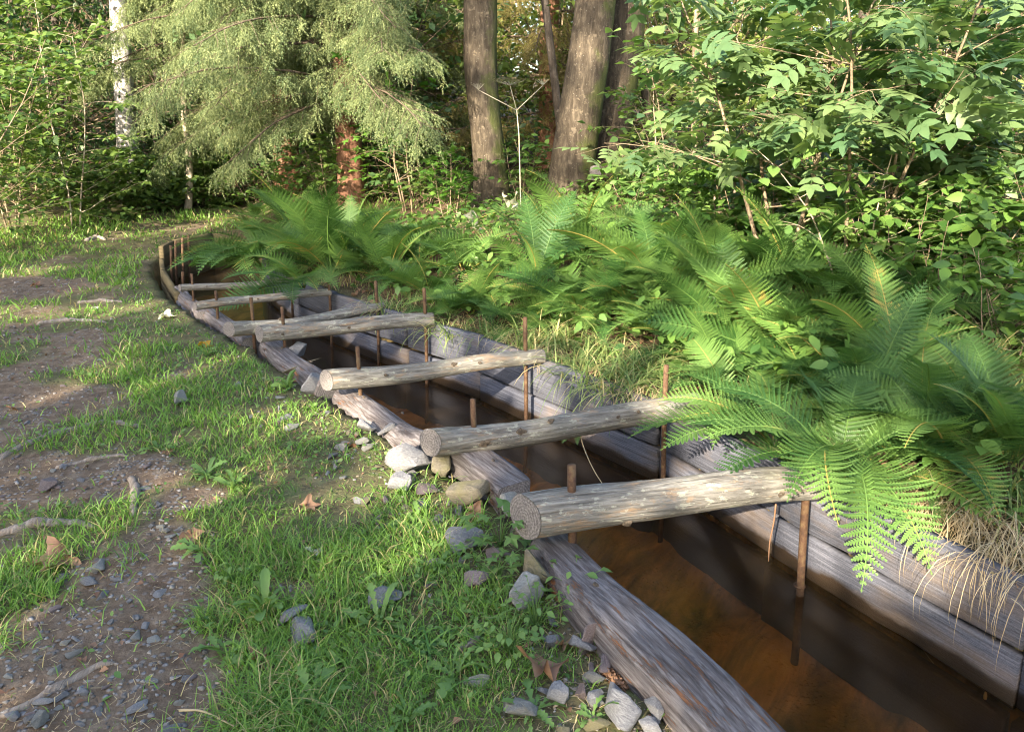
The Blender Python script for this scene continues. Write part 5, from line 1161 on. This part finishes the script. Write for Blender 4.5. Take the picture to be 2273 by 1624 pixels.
bushy('tiny round leaved creeper by the nearest side log', 1270, 1330, .04, 26, .11, [OVM], 33)
bushy('round leaved creeper below the pale rounded stone', 1190, 1395, .028, 40, .12, [OVM], 34)
bushy('round leaved creeper around the crumpled leaf', 1130, 1450, .028, 40, .12, [OVM], 35)
bushy('clover like patch in the bare earth beside the broad leaved dandelion', 520, 1300, .022, 26, .09, [OVM], 36)

# ------------------------------------------------------------------ grass tufts, sedge and dry grass on the bank
def tuft(label, base, n, L, wd, spread, mat, name='grass_tuft', cat='grass tuft', seed=0, dirb=None, droop=1., group=None):
    g = np.random.default_rng(seed); V, F, var = [], [], []
    for i in range(n):
        a = g.uniform(0, 2 * np.pi) if dirb is None else R(dirb) + g.normal(0, .7); l = L * g.uniform(.5, 1.1); el = g.uniform(.75, 1.5) if spread < 1 else g.uniform(.3, 1.3); p = np.array([g.normal(0, .03 + .03 * spread), g.normal(0, .03 + .03 * spread), -.01]); b0 = len(V); m = 7; w0 = wd * g.uniform(.6, 1.2); sd = np.array([-math.sin(a), math.cos(a), 0]) * w0; vv = g.random() if g.random() > .15 else 1.6
        for j in range(m + 1):
            f = j / m; V += [p - sd * (1 - f ** 1.5), p + sd * (1 - f ** 1.5)]; var += [vv, vv]
            p = p + np.array([math.cos(a) * math.cos(el), math.sin(a) * math.cos(el), math.sin(el)]) * l / m; el -= droop * g.uniform(.15, .42)
        for j in range(m): k2 = b0 + j * 2; F += [(k2, k2 + 1, k2 + 3), (k2, k2 + 3, k2 + 2)]
    o = link(name, mesh(name, np.array(V), np.array(F), mat, False, var=np.array(var)), None, base); return tag(o, label, cat, group)
for i, (x, y, n, L, lab) in enumerate([(1235, 765, 90, .42, 'sedge tuft on the bank above the third cross log'), (1335, 790, 70, .38, 'yellowing sedge tuft left of the sunlit sedge'), (1420, 835, 110, .42, 'sunlit sedge tuft in front of the autumn brown leaves'), (1490, 845, 60, .34, 'sedge tuft just left of the second cross log end'), (2190, 800, 130, .5, 'long bladed sedge tuft at the right edge'), (2120, 850, 90, .42, 'sedge tuft below the nettles at the right'), (2250, 880, 90, .42, 'sedge tuft drooping at the right edge above the dark fern'), (1330, 850, 50, .3, 'thin sedge tuft overhanging the plank wall'), (1090, 740, 60, .3, 'grass tuft at the plank top beside the third stake'), (860, 690, 60, .26, 'dry grass tuft at the end of the fifth cross log'), (2240, 1120, 70, .35, 'green grass tuft over the pile of dry grass'), (1560, 900, 40, .3, 'grass tuft at the sunlit end of the second cross log'), (1760, 760, 60, .35, 'grass tuft between the ferns above the second cross log'), (1180, 770, 60, .3, 'grass tuft behind the bank end of the third cross log'), (1390, 870, 60, .34, 'drooping sedge tuft at the plank top below the sunlit sedge'), (1280, 820, 70, .34, 'sedge tuft leaning over the plank wall right of the third stake'), (1000, 735, 50, .26, 'small sedge tuft over the planks right of the fourth cross log')]):
    tuft(lab, on(x, y, .15), int(n * 1.6), L * 1.25, .0045, 1.2, G_TUFT, 'sedge_tuft', 'grass tuft', 500 + i, group='sedge tufts on the bank')
for i, (x, y, n, L, lab) in enumerate([(640, 1560, 230, .20, 'yellow green tuft of tall grass at the bottom left of centre'), (540, 1610, 120, .16, 'yellow green grass tuft beside the dry stalk at the bottom'), (960, 1440, 60, .22, 'broad bladed dark green tuft in the lower grass'), (560, 830, 60, .11, 'grass tuft near the third cross log'), (180, 830, 90, .12, 'dense grass tuft beside the gravel'), (400, 735, 70, .1, 'grass tuft near the whitish leaf'), (690, 990, 90, .12, 'grass tuft with pale blades in the middle grass'), (60, 1310, 120, .12, 'grass tuft at the left edge below the bleached root'), (20, 1420, 60, .12, 'grass tuft at the lower left edge'), (280, 1230, 60, .10, 'grass tuft left of the bare earth'), (960, 1080, 40, .13, 'thin grass blades in front of the second cross log end')]):
    tuft(lab, on(x, y), n, L, .0022 if i != 2 else .0045, .8 if i != 2 else 1.2, G_GRASS, 'grass_tuft', 'grass tuft', 520 + i, group='grass tufts by the path')
for i, (x, y, n, L, db, lab) in enumerate([(2190, 1180, 150, .42, 235, 'pile of dry straw hanging over the plank wall at the right'), (2270, 1270, 130, .45, 235, 'dry straw hanging over the planks at the right edge'), (2100, 1140, 90, .3, 220, 'dry straw lying on the bank beside the hanging fern'), (950, 715, 30, .28, 240, 'dry roots and straw hanging at the bank end of the fourth cross log'), (850, 690, 40, .25, 200, 'dry straw draped over the end of the fifth cross log'), (1225, 800, 40, .25, 230, 'dry straw at the bank end of the third cross log'), (1350, 850, 30, .22, 235, 'straw bent over the middle of the plank wall'), (1030, 720, 36, .22, 240, 'straw on the plank top left of the third stake'), (1440, 885, 50, .26, 235, 'straw hanging over the planks left of the second cross log end'), (1130, 760, 40, .24, 235, 'straw hanging over the planks just left of the third stake'), (2020, 1110, 60, .3, 235, 'straw hanging beside the tip of the hanging fern')]):
    p = on(x, y, .12); p.z += .03; tuft(lab, p, n, L, .0018, 1.6, STRAW, 'dry_grass', 'dry grass', 540 + i, db, 1.5, 'dry grass on the bank')
def stalk(label, pts, r, mat=STRAW, head=0., name='dry_stalk'):
    pts = np.array([tuple(q) for q in pts]); b = Vector(pts[0]); n = 16; q = np.linspace(0, len(pts) - 1, n); i = np.arange(len(pts)); pp = np.stack([np.interp(q, i, pts[:, c]) for c in range(3)], 1); pp = np.array([pp[max(0, a - 2):a + 3].mean(0) if 0 < a < n - 1 else pp[a] for a in range(n)])
    t = thing(name, label, 'stalk', b, 'dry stalks'); V, F = tube(pp - np.array(b), np.linspace(r, r * .5, n), 5); link('stem', mesh('stem', V, F, mat, True, var=np.full(len(V), .6)), t)
    if head:
        d = nrmz(pp[-1] - pp[-3]); e = pp[-1] - np.array(b); V, F = tube([e - d * head, e - d * head * .6, e - d * head * .2, e + d * head * .1], [r, r * 2.6, r * 2.2, r * .3], 6); link('seed_head', mesh('seed_head', V, F, mat, True, var=np.full(len(V), .8)), t)
stalk('long straw stem lying level across the ferns at the right', [PD(1985, 958, 3.75), PD(2170, 955, 3.75), PD(2330, 965, 3.8), PD(2500, 966, 3.9)], .003)
stalk('straw with seed head hanging over the wall furthest right', [PD(2220, 1290, 2.45), PD(2215, 1400, 2.3), PD(2195, 1480, 2.25), PD(2185, 1560, 2.22)], .0022, head=.04)
stalk('straw with seed head hanging next to the furthest right one', [PD(2180, 1240, 2.5), PD(2160, 1350, 2.4), PD(2148, 1450, 2.35), PD(2143, 1545, 2.32)], .0022, head=.04)
stalk('bent dry stem trailing into the water by the hanging fern', [PD(1985, 1300, 2.75), PD(2015, 1370, 2.55), PD(2050, 1450, 2.45), PD(2130, 1530, 2.35)], .0024)
stalk('dry stem leaning in front of the plank under the second cross log', [PD(1283, 930, 3.5), PD(1290, 980, 3.4), PD(1315, 1040, 3.25), PD(1345, 1085, 3.15)], .0028)
stalk('arching dry stem in front of the elder', [PD(1770, 960, 4.1), PD(1700, 880, 4.3), PD(1600, 780, 4.7), PD(1520, 730, 4.9)], .003)
stalk('orange brown stalk slanting in front of the nettles', [PD(2000, 880, 4.2), PD(2070, 790, 4.4), PD(2180, 680, 4.7), PD(2290, 560, 5.0)], .0028)
stalk('rust coloured rootlet hanging below the nearest cross log', [PD(1722, 1118, 2.83), PD(1718, 1160, 2.83), PD(1708, 1200, 2.83), PD(1706, 1245, 2.82)], .004, DEADLEAF)
stalk('thin straw crossing in front of the lowest plank at the right', [PD(2060, 1310, 2.6), PD(2140, 1270, 2.6), PD(2260, 1225, 2.65)], .002)
stalk('dry stalk lying at the bottom edge by the yellow green grass', [on(400, 1590) + Vector((0, 0, .02)), on(450, 1596) + Vector((0, 0, .03)), on(520, 1625) + Vector((0, 0, .02))], .004)
# the dry hogweed
Yh = 8.2
t = thing('dried_hogweed', 'tall dried pale hogweed with a flat seed umbel before the two tree trunks', 'dead plant', PD(1158, 520, Yh)); b = np.array(t.location); q = lambda x, y, dy=0: np.array(PD(x, y, Yh + dy)) - b
V, F = tube([q(1158, 520), q(1155, 420), q(1152, 300), q(1147, 245)], [.0065, .006, .005, .004], 8); link('stem', mesh('stem', V, F, DRYSTEM, True), t)
for i, (x, y, um) in enumerate([(1132, 190, 1), (1062, 200, 0), (1205, 190, 2)]):
    V, F = tube([q(1147, 245), q((1147 + x) / 2, (245 + y) / 2), q(x, y)], [.0045, .004, .003], 6); br = link('branch', mesh('branch', V, F, DRYSTEM, True), t); g3 = np.random.default_rng(i + 60); rays, seeds = [], []
    for k_ in range(20 if um != 1 else 34):
        a = k_ * 2.4; rr = (.10 if um != 1 else .17) * math.sqrt((k_ + 1) / 34); e = q(x, y) + [rr * math.cos(a), rr * math.sin(a), .07 - rr * .15]; rays.append(tube([q(x, y), e], [.0015, .0008], 3, False))
        if um == 1:
            for _ in range(5): seeds.append((np.array([(-.012, 0, 0), (0, .009, .003), (.012, 0, 0), (0, -.009, .003)]) * g3.uniform(.8, 1.5) + e + g3.normal(0, .012, 3), np.array([(0, 1, 2), (0, 2, 3)])))
    link('umbel_rays', mesh('umbel_rays', *join(rays), DRYSTEM), br)
    if seeds: link('seeds', mesh('seeds', *join(seeds), DRYSTEM), br)
for x, y, w_, lab, f, tl in [(1045, 488, 60, 'large whitish dried hogweed leaf left of the pale stem', 0, (70, 10)), (1140, 455, 52, 'whitish dried hogweed leaf around the pale stem', 1, (75, 0)), (1118, 440, 40, 'smaller whitish dried leaf above the one at the pale stem', 2, (60, 20))]:
    dead_leaf(lab, x, y, w_, PALELEAF, f, tl, 70, 'dried hogweed leaves', 0, 8.0)

# ------------------------------------------------------------------ unseen trees behind the viewer, crowns shaped to place foreground shade and sun patches
LIT = [(1760, 1100, .15, .17), (1870, 1090, .2, .22), (1920, 1220, 0, .16), (1600, 985, .2, .20), (1720, 1010, .2, .16), (1790, 1180, -.1, .16), (1530, 890, .2, .09), (1200, 850, .05, .10), (1170, 900, -.1, .07), (960, 745, .1, .10), (1150, 840, 0, .07), (1420, 810, .3, .16), (1540, 830, .35, .16), (1450, 620, .7, .25), (1560, 660, .7, .22), (1680, 700, .6, .2), (1300, 650, .6, .15), (1150, 620, .6, .15), (1720, 520, 1.1, .22), (1880, 420, 1.4, .3), (400, 490, 0, .6), (520, 483, 0, .4), (450, 560, 0, .25), (860, 170, 2.2, .5), (1310, 110, 2.6, .14), (1285, 260, 1.9, .13), (1300, 190, 2.2, .1), (1300, 330, 1.5, .08), (1060, 110, 2.7, .1), (100, 200, 2.2, .8), (60, 420, 1., .5), (1960, 1010, .25, .15), (1640, 930, .3, .12), (1750, 950, .3, .12)]  # spots meant to be sunlit; crown leaves in their rays are left out
lit = []
for x, y, z, r_ in LIT:
    if z > .85: q_ = PD(x, y, {860: 9, 1310: 10, 1285: 10, 1300: 10, 1060: 10.2, 100: 9.5, 60: 9.5, 1720: 5.6, 1880: 5.4}[x])
    else: q_ = P(x, y, z)
    lit.append((np.array(q_), r_))
sd_ = np.array(SUN_DIR); g = np.random.default_rng(95)
def shade_tree(label, x, y, H, c, rad, n, seed, ls=.2, per=60, cr=.42, thin=True):
    gg = np.random.default_rng(seed); C = cloud(gg, c, rad, n); pos, xd, nr, sz = blob_crown(seed, C, cr, per, DI, ls, .8); k = np.ones(len(pos), bool)
    for p_, r_ in lit:
        v = pos - p_; d2 = np.linalg.norm(v - (v @ sd_)[:, None] * sd_, axis=1); k &= d2 > r_ + .09
    tt = (pos[:, 2] - .35) / sd_[2]; lx, ly = pos[:, 0] - sd_[0] * tt, pos[:, 1] - sd_[1] * tt; dl, rl = chan(lx, ly)
    k &= ~(rl & (dl > .3) & (ly > 2.9) & (vnoise(lx, ly, 1.5, 71) > .56)) & ~((~rl) & (dl > .55) & (ly < 7.5) & (vnoise(lx, ly, 1.4, 73) > .70)) & ~(thin & (ly > np.where(lx < -1, 10.4, 7.5)) & (vnoise(lx, ly, 1.1, 72) > .42))  # further leaves dropped to open sun flecks on bank, grass and background
    t = thing('shade_tree', label, 'tree', (x, y, gzs(x, y)), 'trees behind the viewer'); b = np.array(t.location)
    trunk_obj('trunk', t, [(0, 0, -.2), (.05, 0, H * .3), (0, .05, H * .6), (0, 0, H * .95)], [.2, .17, .13, .04], BARK, seed=seed)
    Vl, Fl = limbs((0, 0, H * .35), C[::3] - b, .03, gg); link('limbs', mesh('limbs', Vl, Fl, BARK, True), t)
    link('crown', leafmesh('crown', DI, pos[k] - b, xd[k], nr[k] + sd_ * .9, sz[k], G_BUSH), t)
for i, (x, y, H, zc, rz_, n) in enumerate([(-12.2, -8, 10, 6.3, 4.2, 85), (-9.8, -9, 10.5, 6.3, 4.2, 95), (-7.4, -7.8, 9, 5.4, 3.2, 80), (-5.2, -8.6, 9.5, 5.6, 3.4, 80), (-3.0, -7.8, 9, 5.6, 3.3, 75), (-.8, -8.4, 8.5, 5.2, 3.1, 65), (1.4, -8, 8, 5.0, 3.0, 50), (-8.9, -10, 15, 13.3, 1.9, 46), (-11.5, -8.6, 12, 9.3, 2.0, 45)]):  # last two trees are added to shade the trunks and the far channel
    shade_tree(['leafy tree behind the viewer, leftmost of the row', 'leafy tree behind the viewer, second of the row', 'leafy tree behind the viewer, third of the row', 'leafy tree behind the viewer, fourth of the row', 'leafy tree behind the viewer, fifth of the row', 'leafy tree behind the viewer, sixth of the row', 'leafy tree behind the viewer, last of the row', 'tallest tree, unseen behind the viewer, added to shade the trunks', 'second tallest tree, unseen behind the viewer, added to shade the far channel'][i], x, y, H, (x, y, zc), (1.7, 1.6, rz_), n, 600 + i, thin=i < 7)
